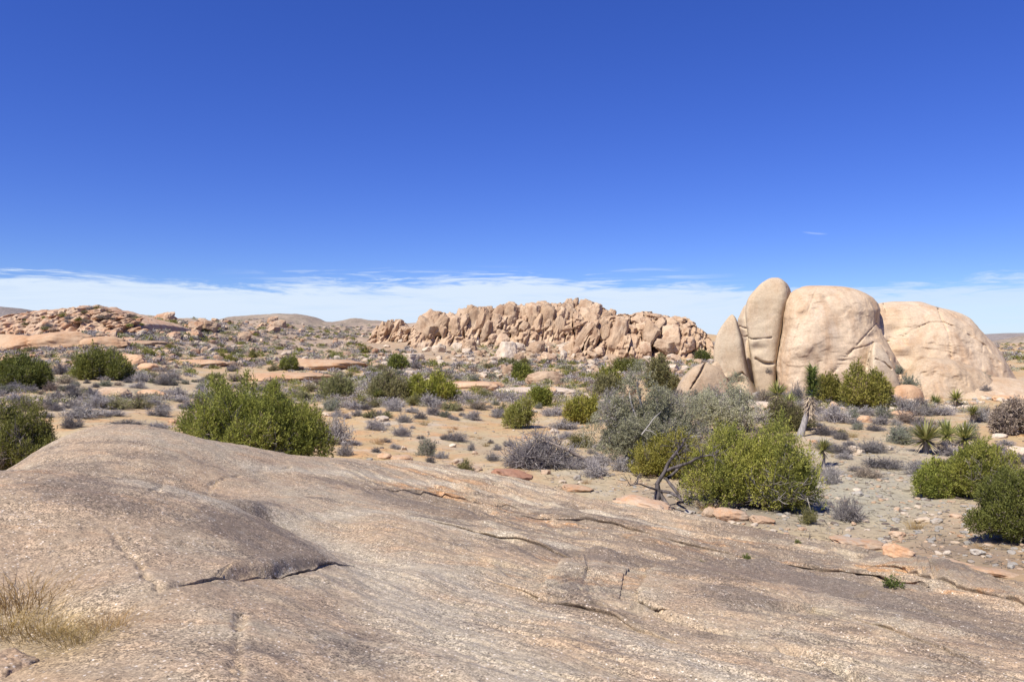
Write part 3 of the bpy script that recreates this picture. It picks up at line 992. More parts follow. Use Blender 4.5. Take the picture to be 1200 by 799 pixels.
def rock_verts(seed, n=22, p=3.0, cuts=7, rough=0.10, bands=0.0):
    """a weathered joint block: rounded box, planar breaks, lumps; about 1 unit in half size"""
    rs = np.random.RandomState(seed)
    V, F = _CS[n]
    V = np.tan(V * 0.7) / math.tan(0.7)
    nrm = (np.abs(V) ** p).sum(1) ** (1 / p)
    V = V / nrm[:, None]
    for k in range(cuts):
        d = rs.normal(size=3)
        d /= np.linalg.norm(d)
        lim = rs.uniform(0.62, 0.95)
        s = V @ d - lim
        V = V - (np.maximum(s, 0) * 0.88)[:, None] * d
    o = seed * 3.7
    r = 1 + rough * 1.3 * fbm(V[:, 0] * 1.3 + o, V[:, 1] * 1.3, V[:, 2] * 1.3, 3) + rough * 0.45 * fbm(V[:, 0] * 5 + o, V[:, 1] * 5, V[:, 2] * 5, 3)
    V = V * r[:, None]
    if bands:
        V[:, 0:2] *= (1 + bands * np.sin(V[:, 2] * 9 + 2 * fbm(V[:, 0] + o, V[:, 1], V[:, 2], 2)))[:, None]
    return V, F


ROCKS = [mesh_np('block', *rock_verts(s, 22, 5.0, 11, 0.11)) for s in range(1, 8)]              # angular joint blocks
ROUND = [mesh_np('whaleback', *rock_verts(s, 22, 2.2, 3, 0.09)) for s in range(21, 25)]        # smooth whalebacks
FLATS = [mesh_np('flake', *rock_verts(s, 22, 4.0, 9, 0.12, 0.02)) for s in range(31, 36)]      # broken flakes
SMALL = [mesh_np('stone', *rock_verts(s, 14, 3.0, 9, 0.14)) for s in range(41, 47)]            # loose stones
_with = {}


def dressed(me, mat):
    """a mesh of the shape library with a material of its own"""
    k = (me.name, mat)
    if k not in _with:
        c = me.copy()
        c.materials.clear()
        c.materials.append(M[mat])
        _with[k] = c
    return _with[k]


def rock(name, me, mat, loc, size, rot=(0, 0, 0), parent=None):
    o = link(name, dressed(me, mat), parent, loc, scale=tuple(size))
    o.rotation_euler = rot
    return o


def row_solid(rows, D, depth, yaw=0.0, n=3.0, nring=300, nrow=170, noise=0.12, grooves=(), seed=1.0, top_pow=2.4, back=1.0, dents=()):
    """a standing rock: rows (py, left px, right px) from its top to its foot, with real depth; grooves are joints cut into its face"""
    r = np.array(rows, float)
    q = np.linspace(0, 1, nrow) ** 1.35
    py = r[0, 0] + (r[-1, 0] - r[0, 0]) * q
    L = np.interp(py, r[:, 0], r[:, 1])
    R = np.interp(py, r[:, 0], r[:, 2])
    ker = np.array([1, 2, 3, 2, 1.0]) / 9
    for _ in range(2):
        L = np.concatenate([L[:2], np.convolve(L, ker, 'valid'), L[-2:]])
        R = np.concatenate([R[:2], np.convolve(R, ker, 'valid'), R[-2:]])
    cx = (r[:, 1].min() + r[:, 2].max()) / 2
    fx = (cx - CX) / FPX
    fn = math.hypot(fx, 1)
    f = np.array([fx / fn, 1 / fn])
    z = EYE + (CY - py) / FPX * D
    H = z[0] - z[-1]
    b = depth * np.clip(1 - ((z - z[-1]) / H) ** top_pow, 0.0006, 1) ** (1 / top_pow)
    th = np.linspace(0, 2 * np.pi, nring, endpoint=False)
    c, s = np.cos(th), np.sin(th)
    ex, ey = np.sign(c) * np.abs(c) ** (2 / n), np.sign(s) * np.abs(s) ** (2 / n)
    ca, sa = math.cos(yaw), math.sin(yaw)
    a = max(1e-3, (R - L).max() / 2 / FPX * D)
    qx, qy = ex * a * ca - ey * depth * sa, ex * a * sa + ey * depth * ca
    qx, qy = qx / np.abs(qx).max(), qy / np.abs(qy).max()
    mid, half = (L + R) / 2, (R - L) / 2
    X0 = (mid[:, None] + half[:, None] * qx[None, :] - CX) / FPX * D
    dep = b[:, None] * qy[None, :]
    dep = np.where(dep > 0, dep * back, dep)
    X = X0 + dep * f[0]
    Y = D + dep * f[1]
    Z = np.repeat(z[:, None], nring, 1)
    nz = noise * (fbm(X * 0.45 + seed, Y * 0.45, Z * 0.45, 3) + 0.35 * 0.5 * fbm(X * 1.7 + seed, Y * 1.7, Z * 1.7, 4))
    fade = np.clip(half / half.max() * 2.5, 0, 1)[:, None]
    X = X + nz * qx[None, :] * 0.5 * fade
    push = nz * qy[None, :]
    sheet = fbm(X * 0.22 + seed, Y * 0.22, Z * 0.30 + 5, 4, 0.55)
    push = push + fade * noise * 0.45 * (0.42 * sstep(-0.015, 0.03, sheet - 0.12) + 0.34 * sstep(-0.015, 0.03, sheet + 0.28) + 0.25 * sstep(-0.02, 0.02, fbm(X * 0.5 + 9, Y * 0.5, Z * 0.5 + seed, 4, 0.55) - 0.25))
    pit = pnoise(X * 1.1 + seed * 3, Y * 1.1, Z * 1.1)
    push = push + fade * 0.06 * sstep(0.6, 0.85, pit)
    ppx, ppy = mid[:, None] + half[:, None] * qx[None, :], np.repeat(py[:, None], nring, 1)
    frontm = (qy < 0.25)[None, :]
    for line, wd, dp in grooves:
        d, sd = polydist(ppx, ppy, line)
        d = d + 0.6 * fbm(ppx * 0.12, ppy * 0.12, seed, 3)
        wd = wd * (0.8 + 0.5 * (fbm(ppx * 0.09, ppy * 0.09, seed + 9, 2) + 0.4))
        wd = np.maximum(wd, 0.35)
        push = push + frontm * dp * (0.35 + 0.65 * sstep(-0.5, 0.35, fbm(ppx * 0.06, ppy * 0.06, seed + 4, 2))) * np.exp(-(d / wd) ** 2)
    for x, y, rx, ry, dp in dents:
        push = push + frontm * dp * np.exp(-(((ppx - x) / rx) ** 2 + ((ppy - y) / ry) ** 2))
    X = X + push * f[0]
    Y = Y + push * f[1]
    V = np.stack([X, Y, Z], -1).reshape(-1, 3)
    return V, grid_faces(nring, nrow, True)


BIG_D = 60.0


def standing(name, label, rows, D, depth, mat='dome', cat='rock', **kw):
    V, F = row_solid(rows, D, depth, **kw)
    base = V[-1].copy()
    o = link(name, mesh_np(name, V, F[:, ::-1], [M[mat]]))
    return tag(o, label, cat)


standing('rock_spire', 'pointed leaning tan rock spire left of the tall rock tower',
         [(368.6, 857.4, 858.6), (370, 855, 860.5), (373, 852.5, 862.5), (377, 849.5, 864.2), (383, 845, 866.2), (390, 841.5, 868.6), (398, 838.4, 871), (406, 837, 872.5), (415, 836.4, 874),
          (425, 837, 876), (437, 838, 878.5), (446, 838, 881), (460, 834, 888), (475, 828, 895)], 58.0, 1.7, mat='tower', yaw=-0.16, n=6, noise=0.07, seed=3.0, top_pow=1.7,
         grooves=[([(841, 431), (846, 440), (852, 446), (857, 445), (863, 439), (870, 436), (876, 442)], 1.0, .35)], dents=[(866, 446, 7, 6, .5), (843, 445, 4, 8, .4), (853, 441, 5, 3, -.3)])
standing('rock_tower', 'tall rounded tan rock tower beside the big dome, split by a horizontal crack',
         [(325.6, 905, 912), (327, 901, 916.5), (329, 897.5, 920), (332, 893, 923.5), (336, 888.5, 926), (341, 884, 927.6), (348, 878.5, 928.4), (356, 875, 927), (366, 874, 924.5), (380, 874.6, 921.6),
          (392, 876.5, 919), (405, 878, 917), (418, 880, 915), (432, 882, 913.5), (446, 884.5, 912.5), (460, 886, 912), (475, 886, 912)], 59.0, 2.3, mat='tower', yaw=-0.13, n=5, noise=0.10, seed=9.0, top_pow=3.0,
         grooves=[([(875, 395), (882, 397.5), (893, 397), (904, 395.5)], .8, .40), ([(886, 420), (896, 425), (906, 425), (913, 421)], 1.3, .5), ([(922, 338), (923.5, 352), (919, 380), (914, 412)], .7, .10)],
         dents=[(890, 408, 9, 5, .18)])
standing('rock_pillar', 'narrow pale rock pillar in the gap between spire and tower',
         [(398, 875, 879), (401, 873.5, 880), (410, 873, 880.5), (425, 875, 882), (440, 878, 884), (460, 880, 888), (475, 880, 890)], 60.5, 0.7, mat='dome', noise=0.06, seed=2.0)
standing('rock_block', 'tan rock block showing behind the spire and the tower',
         [(357, 874, 880), (360, 871, 884), (366, 867.5, 886), (374, 864.5, 886), (385, 865, 886), (396, 868, 886), (410, 870, 886), (440, 866, 886), (470, 866, 886)], 63.0, 1.6, mat='tower', yaw=0.3, n=4, noise=0.14, seed=5.0,
         grooves=[([(862, 380), (870, 384), (880, 386)], 1.0, .3), ([(864, 392), (872, 395), (882, 393)], 1.0, .3)])
standing('rock_dome', 'largest smooth tan granite dome beside the tall rock tower',
         [(335.5, 946, 982), (336.6, 940, 990), (338.5, 936, 999), (341, 930, 1007), (345, 924, 1016), (350, 920, 1023), (356, 918, 1028), (364, 917, 1030.5), (372, 915, 1029.5), (380, 914, 1029),
          (392, 912, 1034), (406, 910, 1041), (420, 908, 1051), (435, 907, 1060), (450, 906, 1068), (475, 904, 1078)], 60.0, 5.5, yaw=0.12, n=3.2, noise=0.24, seed=14.0, top_pow=3.2, nring=420, nrow=230,
         grooves=[([(1027, 379), (1014, 392), (1000, 407), (988, 420), (975, 436), (966, 450)], .8, .22), ([(960, 337), (953, 355), (946, 378)], .7, .06), ([(1028, 381), (1036, 398), (1046, 416), (1052, 440)], .9, .25),
                  ([(1022, 402), (1017, 420), (1013, 440)], .7, .22), ([(1000, 408), (1013, 405), (1021, 402)], .9, .15), ([(1021, 402), (1030, 408), (1038, 420)], .8, .2), ([(940, 382), (936, 396), (932, 410)], .9, .07)],
         dents=[(969, 352, 4, 3, .25), (973, 357, 6, 6, .1), (940, 370, 8, 3, .14), (1016, 362, 9, 7, .14), (1028, 412, 7, 3, -.3), (1018, 395, 6, 3, .2)])
standing('rock_dome', 'broad low tan granite dome at the right end of the big rocks',
         [(353.2, 1048, 1074), (354, 1041, 1080), (355.5, 1031, 1085), (358, 1016, 1091), (361, 1000, 1102), (364, 984, 1116), (368, 966, 1127), (374, 961, 1136), (382, 956, 1145), (392, 952, 1154), (402, 949, 1162.5),
          (412, 947, 1170), (422, 945, 1177), (432, 943, 1183), (442, 941, 1189), (452, 940, 1197), (475, 940, 1214)], 63.0, 6.5, yaw=0.0, n=3.0, noise=0.26, seed=27.0, top_pow=2.2, nring=460, nrow=230,
         grooves=[([(1097, 360), (1101, 375), (1108, 390), (1112, 418)], .7, 0.21), ([(1035, 356), (1041, 372), (1046, 392), (1043, 400)], .9, 0.45), ([(1047, 398), (1060, 394), (1072, 387), (1088, 379), (1103, 379), (1125, 388), (1150, 405), (1166, 424)], 1.0, 0.20),
                  ([(1062, 400), (1061, 392), (1063, 404)], .8, 0.45), ([(1103, 362), (1112, 368), (1118, 372)], .8, 0.15), ([(1148, 400), (1146, 424), (1143, 446)], .6, 0.09), ([(1134, 400), (1130, 420)], .6, 0.08), ([(1110, 430), (1109, 440), (1104, 446)], .7, 0.18)],
         dents=[(1050, 388, 10, 6, .5), (1128, 376, 6, 4, .16), (1060, 418, 14, 8, .6), (1040, 420, 9, 18, .8), (1108, 400, 16, 20, -.16), (1075, 366, 18, 8, .1), (1082, 425, 7, 5, .4)])
standing('rock_lobe', 'brown rounded rock lobe bulging from the foot of the broad low dome',
         [(419, 1086, 1100), (420.5, 1079, 1112), (423, 1073, 1124), (427, 1067, 1135), (432, 1063, 1146), (439, 1060, 1156), (448, 1056, 1166), (458, 1052, 1176), (475, 1048, 1186)], 57.4, 3.4, mat='dome', n=2.3, noise=0.38, seed=31.0, top_pow=2.0,
         grooves=[([(1128, 432), (1133, 440), (1134, 450)], .9, .16), ([(1080, 437), (1100, 430), (1120, 433)], 1.4, .12)])
standing('rock_block', 'brown fissured rock block leaning on the foot of the largest dome',
         [(401, 1024, 1028), (404, 1021, 1032), (410, 1018, 1036), (418, 1016, 1041), (428, 1014, 1046), (440, 1012, 1051), (455, 1010, 1056), (475, 1008, 1060)], 55.0, 1.6, mat='tower', yaw=0.4, n=4, noise=0.12, seed=33.0,
         grooves=[([(1022, 404), (1018, 422), (1014, 446)], .9, .3), ([(1026, 420), (1036, 424), (1044, 432)], .8, .2)])
standing('boulder', 'small orange boulder at the foot of the brown fissured block',
         [(450.5, 1058, 1066), (452, 1052, 1072), (455, 1047, 1077), (460, 1044, 1081), (466, 1043, 1083), (474, 1042, 1084)], 53.5, 1.0, mat='orange', n=2.6, noise=0.12, seed=36.0)
standing('boulder', 'pale wedge boulder with a diagonal crack left of the spire',
         [(425.5, 824, 828), (427, 818, 834), (430, 812, 840), (435, 806, 846), (441, 801, 850), (448, 797, 854), (458, 792, 858), (475, 790, 862)], 56.5, 1.5, mat='dome', yaw=0.2, n=3, noise=0.12, seed=41.0,
         grooves=[([(826, 426), (822, 434), (815, 446), (810, 454)], 1.0, .5)])
standing('boulder', 'tilted pale boulder filling the foot between wedge boulder and spire',
         [(424, 838, 842), (427, 833, 846), (432, 828, 850), (440, 822, 856), (452, 817, 862), (475, 812, 868)], 57.2, 1.2, mat='dome', yaw=0.5, n=3, noise=0.12, seed=43.0)
standing('rock_sheet', 'low pale sheet of bare rock spreading right of the broad low dome',
         [(441, 1140, 1160), (443, 1120, 1185), (447, 1090, 1205), (453, 1075, 1225), (462, 1065, 1240), (472, 1060, 1250)], 58.0, 5.0, mat='dome', n=2.2, noise=0.16, seed=47.0, top_pow=1.6)

# ---- the middle outcrop, the spur at its left end and the right-hand mass


def outcrop_core(name, label, pts, D, front, back_, mat, seed, lean=0.35, jag=1.0):
    """a ridge of bedrock: skyline in photo pixels at distance D, steep face towards the viewer, gentler behind"""
    xs = np.array([(p - CX) / FPX * D for p, q in pts])
    zs = np.array([EYE + (CY - q) / FPX * D for p, q in pts])
    x = np.linspace(xs[0], xs[-1], 420)
    crest = np.interp(x, xs, zs)
    t = np.concatenate([np.linspace(-1, 0, 110), np.linspace(0, 1, 46)[1:]])
    X, T = np.meshgrid(x, t)
    C = np.repeat(crest[None, :], len(t), 0)
    Yb = D + np.where(T < 0, T * front, T * back_)
    base = np.minimum(ground_z(X, Yb), C) - 0.8
    xe = (x - x[0]) / (x[-1] - x[0])
    C = base + (C - base) * (sstep(0, 0.03, xe) * sstep(1, 0.97, xe))[None, :]
    prof = np.where(T < 0, (1 - np.abs(T) ** 1.7) ** 0.75, (1 - np.abs(T) ** 2.2))
    Z = base + np.maximum(C - base, 0) * prof
    Xs = X - lean * Z                                          # the joints lean
    slabs = fbm(Xs * 0.33 + seed, Yb * 0.10, Z * 0.09, 4, 0.6)
    cracks = np.abs(pnoise(Xs * 0.42 + seed * 2, Yb * 0.12, Z * 0.10))
    m0 = sstep(0, 0.06, (x - x[0]) / (x[-1] - x[0])) * sstep(1, 0.94, (x - x[0]) / (x[-1] - x[0]))
    jag = jag * np.clip((C - base) / 5.0, 0.05, 1)
    push = m0[None, :] * jag * (2.2 * slabs - 2.6 * np.exp(-(cracks / 0.07) ** 2)) + 0.8 * jag * fbm(X * 0.9, Yb * 0.9, Z * 0.9 + seed, 3)
    m = sstep(0.0, 0.3, prof)
    Y = Yb - push * m * np.where(T < 0.1, 1, 0.2)
    Z = Z + m * 0.5 * jag * fbm(X * 0.35 + seed, Yb * 0.3, seed, 4)
    V = np.stack([X, Y, Z], -1).reshape(-1, 3)
    root = thing(name, label, 'rock outcrop', (0, 0, 0))
    ctr = V.mean(0)
    root.location = (float(x.mean()), D - front, float(ground_z(x.mean(), D - front)))
    inv = np.array(root.location)
    link('bedrock', mesh_np('bedrock', V - inv, grid_faces(len(x), len(t)), [M[mat]]), root)
    face = dict(D=D, front=front, x=x, crest=crest, inv=inv, pts=pts)
    return root, face


def pin(root, face, mat, px, py, w, h, tilt, rs, lib, name='block', deep=0.8, out=0.0):
    """a joint block set in the face of an outcrop; px, py is its middle as seen in the photo"""
    D0 = face['D']
    # depth of the face at that height: the lower, the nearer
    X = (px - CX) / FPX * D0
    c = float(np.interp(X, face['x'], face['crest']))
    g = float(ground_z(X, D0 - face['front'] * 0.8))
    z = EYE + (CY - py) / FPX * D0
    rel = np.clip((z - g) / max(c - g, 0.5), 0, 1)
    D = D0 - face['front'] * (1 - rel ** 1.35) ** 0.62 - out
    x, y, z = at(px, py, D)
    loc = (x - face['inv'][0], y - face['inv'][1], z - face['inv'][2])
    sx, sz = w * D / FPX / 1.9, h * D / FPX / 1.9
    sy = deep * (0.5 * sx + 0.5 * min(sx, sz)) + 0.3
    rock(name, lib[rs.randint(len(lib))], mat, loc, (sx, sy, sz), (rs.uniform(-.12, .12), tilt, rs.normal(-.2, .16)), root)


rs = np.random.RandomState(11)
MID = [(478, 392), (484, 384), (492, 377), (498, 370), (504, 364.5), (515, 364.5), (525, 369), (540, 367.5), (548, 361), (556, 359.5), (565, 361), (580, 362), (590, 356.5), (600, 356), (606, 359), (615, 357),
       (635, 357), (655, 357), (668, 354.5), (676, 354), (681, 358), (686, 354), (700, 357), (710, 364), (725, 370), (745, 376), (765, 388)]
mid, mf = outcrop_core('rock_outcrop', 'long jagged tan granite outcrop on the skyline in the middle distance', MID, 186.0, 13.0, 22.0, 'outcrop', 3.7)
for (px, py, w_, h_, tl) in ((503, 376, 22, 22, .5), (513, 384, 14, 30, .55), (524, 380, 10, 26, .5), (533, 380, 11, 24, .5), (541, 384, 12, 30, .5), (550, 372, 14, 20, .45), (555, 362, 14, 8, .1), (562, 378, 12, 26, .4),
                             (572, 368, 16, 12, .2), (580, 384, 12, 22, .12), (570, 390, 12, 20, .35), (592, 363, 12, 14, .6), (600, 360, 10, 10, .3), (596, 377, 18, 18, .2), (588, 392, 10, 12, .1), (604, 390, 12, 12, -.2),
                             (609, 372, 14, 20, .1), (620, 364, 11, 12, 0), (627, 366, 10, 14, .1), (622, 384, 9, 22, .1), (629, 384, 9, 26, .1), (637, 376, 16, 34, .1), (637, 360, 14, 10, .1), (648, 385, 9, 22, .1),
                             (649, 364, 12, 14, .15), (658, 371, 16, 18, .35), (656, 384, 12, 18, .2), (666, 362, 10, 16, .4), (673, 361, 10, 18, .15), (676, 376, 9, 20, -.3), (687, 362, 16, 16, .4), (698, 368, 14, 16, .5),
                             (664, 386, 18, 8, -.3), (694, 376, 14, 18, .3), (708, 373, 14, 12, .4), (716, 370, 10, 10, .2), (645, 372, 8, 12, 0), (583, 372, 8, 14, .3), (614, 384, 10, 12, .2), (578, 396, 10, 10, .1)):
    pin(mid, mf, 'outcrop', px, py, w_ * rs.uniform(.95, 1.25), h_ * rs.uniform(1.05, 1.45), tl * rs.uniform(.6, 1.2), rs, ROCKS, out=rs.uniform(-1.6, .2))
for k in range(15):                   # the broad faces the joints leave standing
    px = 506 + 13.4 * k + rs.uniform(-4, 4)
    X = (px - CX) / FPX * 186
    ptop = float(CY - (np.interp(X, mf['x'], mf['crest']) - EYE) / 186 * FPX)
    h_ = rs.uniform(26, 40)
    pin(mid, mf, 'outcrop', px, ptop + h_ * 0.5 + rs.uniform(0, 5), rs.uniform(18, 30), h_, rs.uniform(.2, .5), rs, ROCKS, out=rs.uniform(-2.2, -1.2))
for k in range(22):
    px = rs.uniform(492, 708)
    X = (px - CX) / FPX * 186
    ptop = float(CY - (np.interp(X, mf['x'], mf['crest']) - EYE) / 186 * FPX)
    py = ptop + rs.uniform(3, 1) + rs.uniform(0, 34)
    s_ = 3.5 + 11 * rs.rand() ** 2
    pin(mid, mf, 'outcrop', px, py, s_, s_ * rs.uniform(.7, 1.7), rs.uniform(0, .55), rs, ROCKS)

SPUR = [(430, 402), (436, 396), (441, 386), (448, 380), (456, 377.5), (468, 376.5), (474, 378), (480, 384), (490, 392), (498, 399)]
spur, sf = outcrop_core('rock_outcrop', 'small ribbed rock spur at the left end of the long jagged outcrop', SPUR, 196.0, 8.0, 12.0, 'outcrop', 8.2)
for (px, py, w_, h_, tl) in ((440, 391, 7, 20, .6), (447, 387, 8, 22, .5), (455, 387, 8, 24, .4), (462, 386, 8, 22, .3), (468, 383, 8, 16, .3), (466, 378, 8, 7, 0), (474, 387, 14, 8, -.4), (482, 386, 12, 6, -.3), (436, 396, 6, 8, .3), (488, 382, 10, 5, -.3)):
    pin(spur, sf, 'outcrop', px, py, w_, h_, tl, rs, ROCKS)

MASS = [(664, 417), (672, 406), (680, 392), (688, 379), (698, 376), (708, 374), (716, 371), (724, 368.5), (735, 368.5), (745, 367), (752, 365.5), (762, 366), (775, 369), (784, 371), (794, 371), (802, 372), (808, 377),
        (815, 384), (821, 388), (826, 395), (829, 404), (831, 414)]
mass, af = outcrop_core('rock_outcrop', 'blocky rounded tan rock mass just left of the pale wedge boulder', MASS, 158.0, 12.0, 18.0, 'outcrop', 15.4, lean=0.25)
for (px, py, w_, h_, tl) in ((684, 396, 10, 30, .5), (691, 392, 9, 32, .4), (697, 399, 8, 26, .35), (703, 386, 12, 22, .4), (712, 383, 10, 14, .3), (722, 398, 20, 42, .22), (728, 378, 12, 12, .3), (710, 393, 10, 16, .2),
                             (703, 411, 9, 9, 0), (735, 386, 12, 10, 0), (742, 387, 10, 12, .1), (741, 396, 14, 9, 0), (754, 385, 11, 14, .1), (741, 406, 12, 18, .05), (748, 376, 16, 10, .3), (762, 393, 16, 34, .45), (757, 408, 14, 14, .3),
                             (772, 382, 12, 18, .5), (768, 371, 22, 5, .12), (783, 378, 20, 10, -.1), (797, 376, 14, 9, .15), (788, 396, 22, 28, .15), (780, 405, 20, 18, 0), (802, 386, 14, 10, -.2), (808, 394, 12, 12, -.3),
                             (804, 404, 16, 20, .1), (815, 400, 9, 18, .3), (821, 406, 8, 14, -.2), (818, 390, 8, 8, -.3), (792, 386, 12, 10, .1), (674, 412, 10, 12, .5), (731, 415, 14, 8, 0), (740, 420, 12, 9, .1), (716, 419, 16, 7, 0),
                             (696, 416, 14, 8, .2), (760, 371, 12, 6, .1)):
    pin(mass, af, 'outcrop', px, py, w_ * rs.uniform(1.0, 1.3), h_ * rs.uniform(1.0, 1.3), tl, rs, ROCKS, out=rs.uniform(-1.2, .2))

# the layered ridge on the far left
RIDGE = [(-90, 392), (-40, 384), (0, 379), (15, 374), (30, 369), (45, 365), (62, 363.5), (78, 362.5), (88, 363), (98, 360.5), (108, 358.5), (116, 359), (124, 362), (134, 365), (146, 368), (156, 371), (172, 376), (190, 382)]
ridge, rf = outcrop_core('rock_ridge', 'low layered orange rock ridge rising at the left edge', RIDGE, 165.0, 17.0, 30.0, 'ridge', 22.4, lean=-0.2, jag=0.8)
for k in range(96):
    px = rs.uniform(-40, 150) if k % 4 else rs.uniform(120, 176)
    X = (px - CX) / FPX * 165
    ptop = float(CY - (np.interp(X, rf['x'], rf['crest']) - EYE) / 165 * FPX)
    py = ptop + 1.5 + abs(rs.normal()) * 9
    s_ = rs.uniform(7, 17)
    pin(ridge, rf, 'ridge', px, py, s_, s_ * rs.uniform(.22, .42), rs.uniform(-.32, -.05), rs, FLATS if k % 3 else ROCKS, out=rs.uniform(-1, .1))

# ---------------------------------------------------------------- vegetation builders


def prisms(P0, P1, r0, r1):
    """tapering three-sided twigs"""
    P0, P1 = np.asarray(P0, float), np.asarray(P1, float)
    n = len(P0)
    d = P1 - P0
    d /= np.linalg.norm(d, axis=1)[:, None] + 1e-9
    ref = np.where(np.abs(d[:, 2:3]) < 0.9, np.array([[0, 0, 1.0]]), np.array([[1.0, 0, 0]]))
    a = np.cross(d, ref)
    a /= np.linalg.norm(a, axis=1)[:, None]
    b = np.cross(d, a)
    r0, r1 = np.broadcast_to(r0, n)[:, None], np.broadcast_to(r1, n)[:, None]
    V = np.empty((n, 6, 3))
    for k in range(3):
        o = a * math.cos(k * 2.0944) + b * math.sin(k * 2.0944)
        V[:, k] = P0 + o * r0
        V[:, k + 3] = P1 + o * r1
    base = (np.arange(n) * 6)[:, None]
    F = np.concatenate([base + np.array([[k, (k + 1) % 3, 3 + (k + 1) % 3, 3 + k]]) for k in range(3)])
    return V.reshape(-1, 3), F


def leaves(C, Dv, L, W, rs, fold=0.0):
    """one narrow leaf per row: a diamond from its foot C along Dv"""
    n = len(C)
    Dv = Dv / (np.linalg.norm(Dv, axis=1)[:, None] + 1e-9)
    s = np.cross(Dv, rs.normal(size=(n, 3)))
    s /= np.linalg.norm(s, axis=1)[:, None] + 1e-9
    L, W = np.broadcast_to(L, n)[:, None], np.broadcast_to(W, n)[:, None]
    m = C + Dv * L * 0.45
    V = np.stack([C, m + s * W * 0.5, C + Dv * L, m - s * W * 0.5], 1).reshape(-1, 3)
    return V, np.arange(n * 4).reshape(n, 4)


def join(parts):
    V, F, T, o = [], [], [], 0
    for v, f, t in parts:
        V.append(v)
        F.append(f + o)
        T.append(np.broadcast_to(t, len(v)))
        o += len(v)
    return np.concatenate(V), np.concatenate(F), np.concatenate(T)


def tube(pts, rad, n=7, seed=0.0, lump=0.12):
    """a limb through the points"""
    P = np.array(pts, float)
    k = max(2, int(len(P) * 5))
    t = np.linspace(0, len(P) - 1, k)
    Q = np.stack([np.interp(t, np.arange(len(P)), P[:, i]) for i in range(3)], 1)
    for _ in range(2):
        Q[1:-1] = (Q[:-2] + 2 * Q[1:-1] + Q[2:]) / 4
    R = np.interp(t, np.arange(len(P)), rad)
    d = np.gradient(Q, axis=0)
    d /= np.linalg.norm(d, axis=1)[:, None] + 1e-9
    ref = np.array([0.31, 0.77, 0.2])
    a = np.cross(d, ref)
    a /= np.linalg.norm(a, axis=1)[:, None]
    b = np.cross(d, a)
    th = np.linspace(0, 2 * np.pi, n, endpoint=False)
    V = Q[:, None, :] + (a[:, None, :] * np.cos(th)[None, :, None] + b[:, None, :] * np.sin(th)[None, :, None]) * R[:, None, None] * \
        (1 + lump * fbm(Q[:, None, 0] * 5 + th[None, :], Q[:, None, 1] * 5 + seed, Q[:, None, 2] * 5, 2))[..., None]
    F = grid_faces(n, k, True)
    V = np.concatenate([V.reshape(-1, 3), [Q[-1] + d[-1] * R[-1], Q[0]]])
    o = (k - 1) * n
    end = np.array([[o + i, o + (i + 1) % n, o + (i + 1) % n, len(V) - 2] for i in range(n)])
    return V, F, end


def limb_mesh(name, limbs, mat, n=7):
    V, F, o = [], [], 0
    for i, (pts, rad) in enumerate(limbs):
        v, f, _ = tube(pts, rad, n, i * 1.7)
        V.append(v)
        F.append(f + o)
        o += len(v)
    V, F = np.concatenate(V), np.concatenate(F)
    return mesh_np(name, V, F, [M[mat]])


def unit(rs, n, up=0.0):
    d = rs.normal(size=(n, 3))
    d /= np.linalg.norm(d, axis=1)[:, None]
    if up:
        d[:, 2] = np.abs(d[:, 2]) * up + d[:, 2] * (1 - up)
    return d


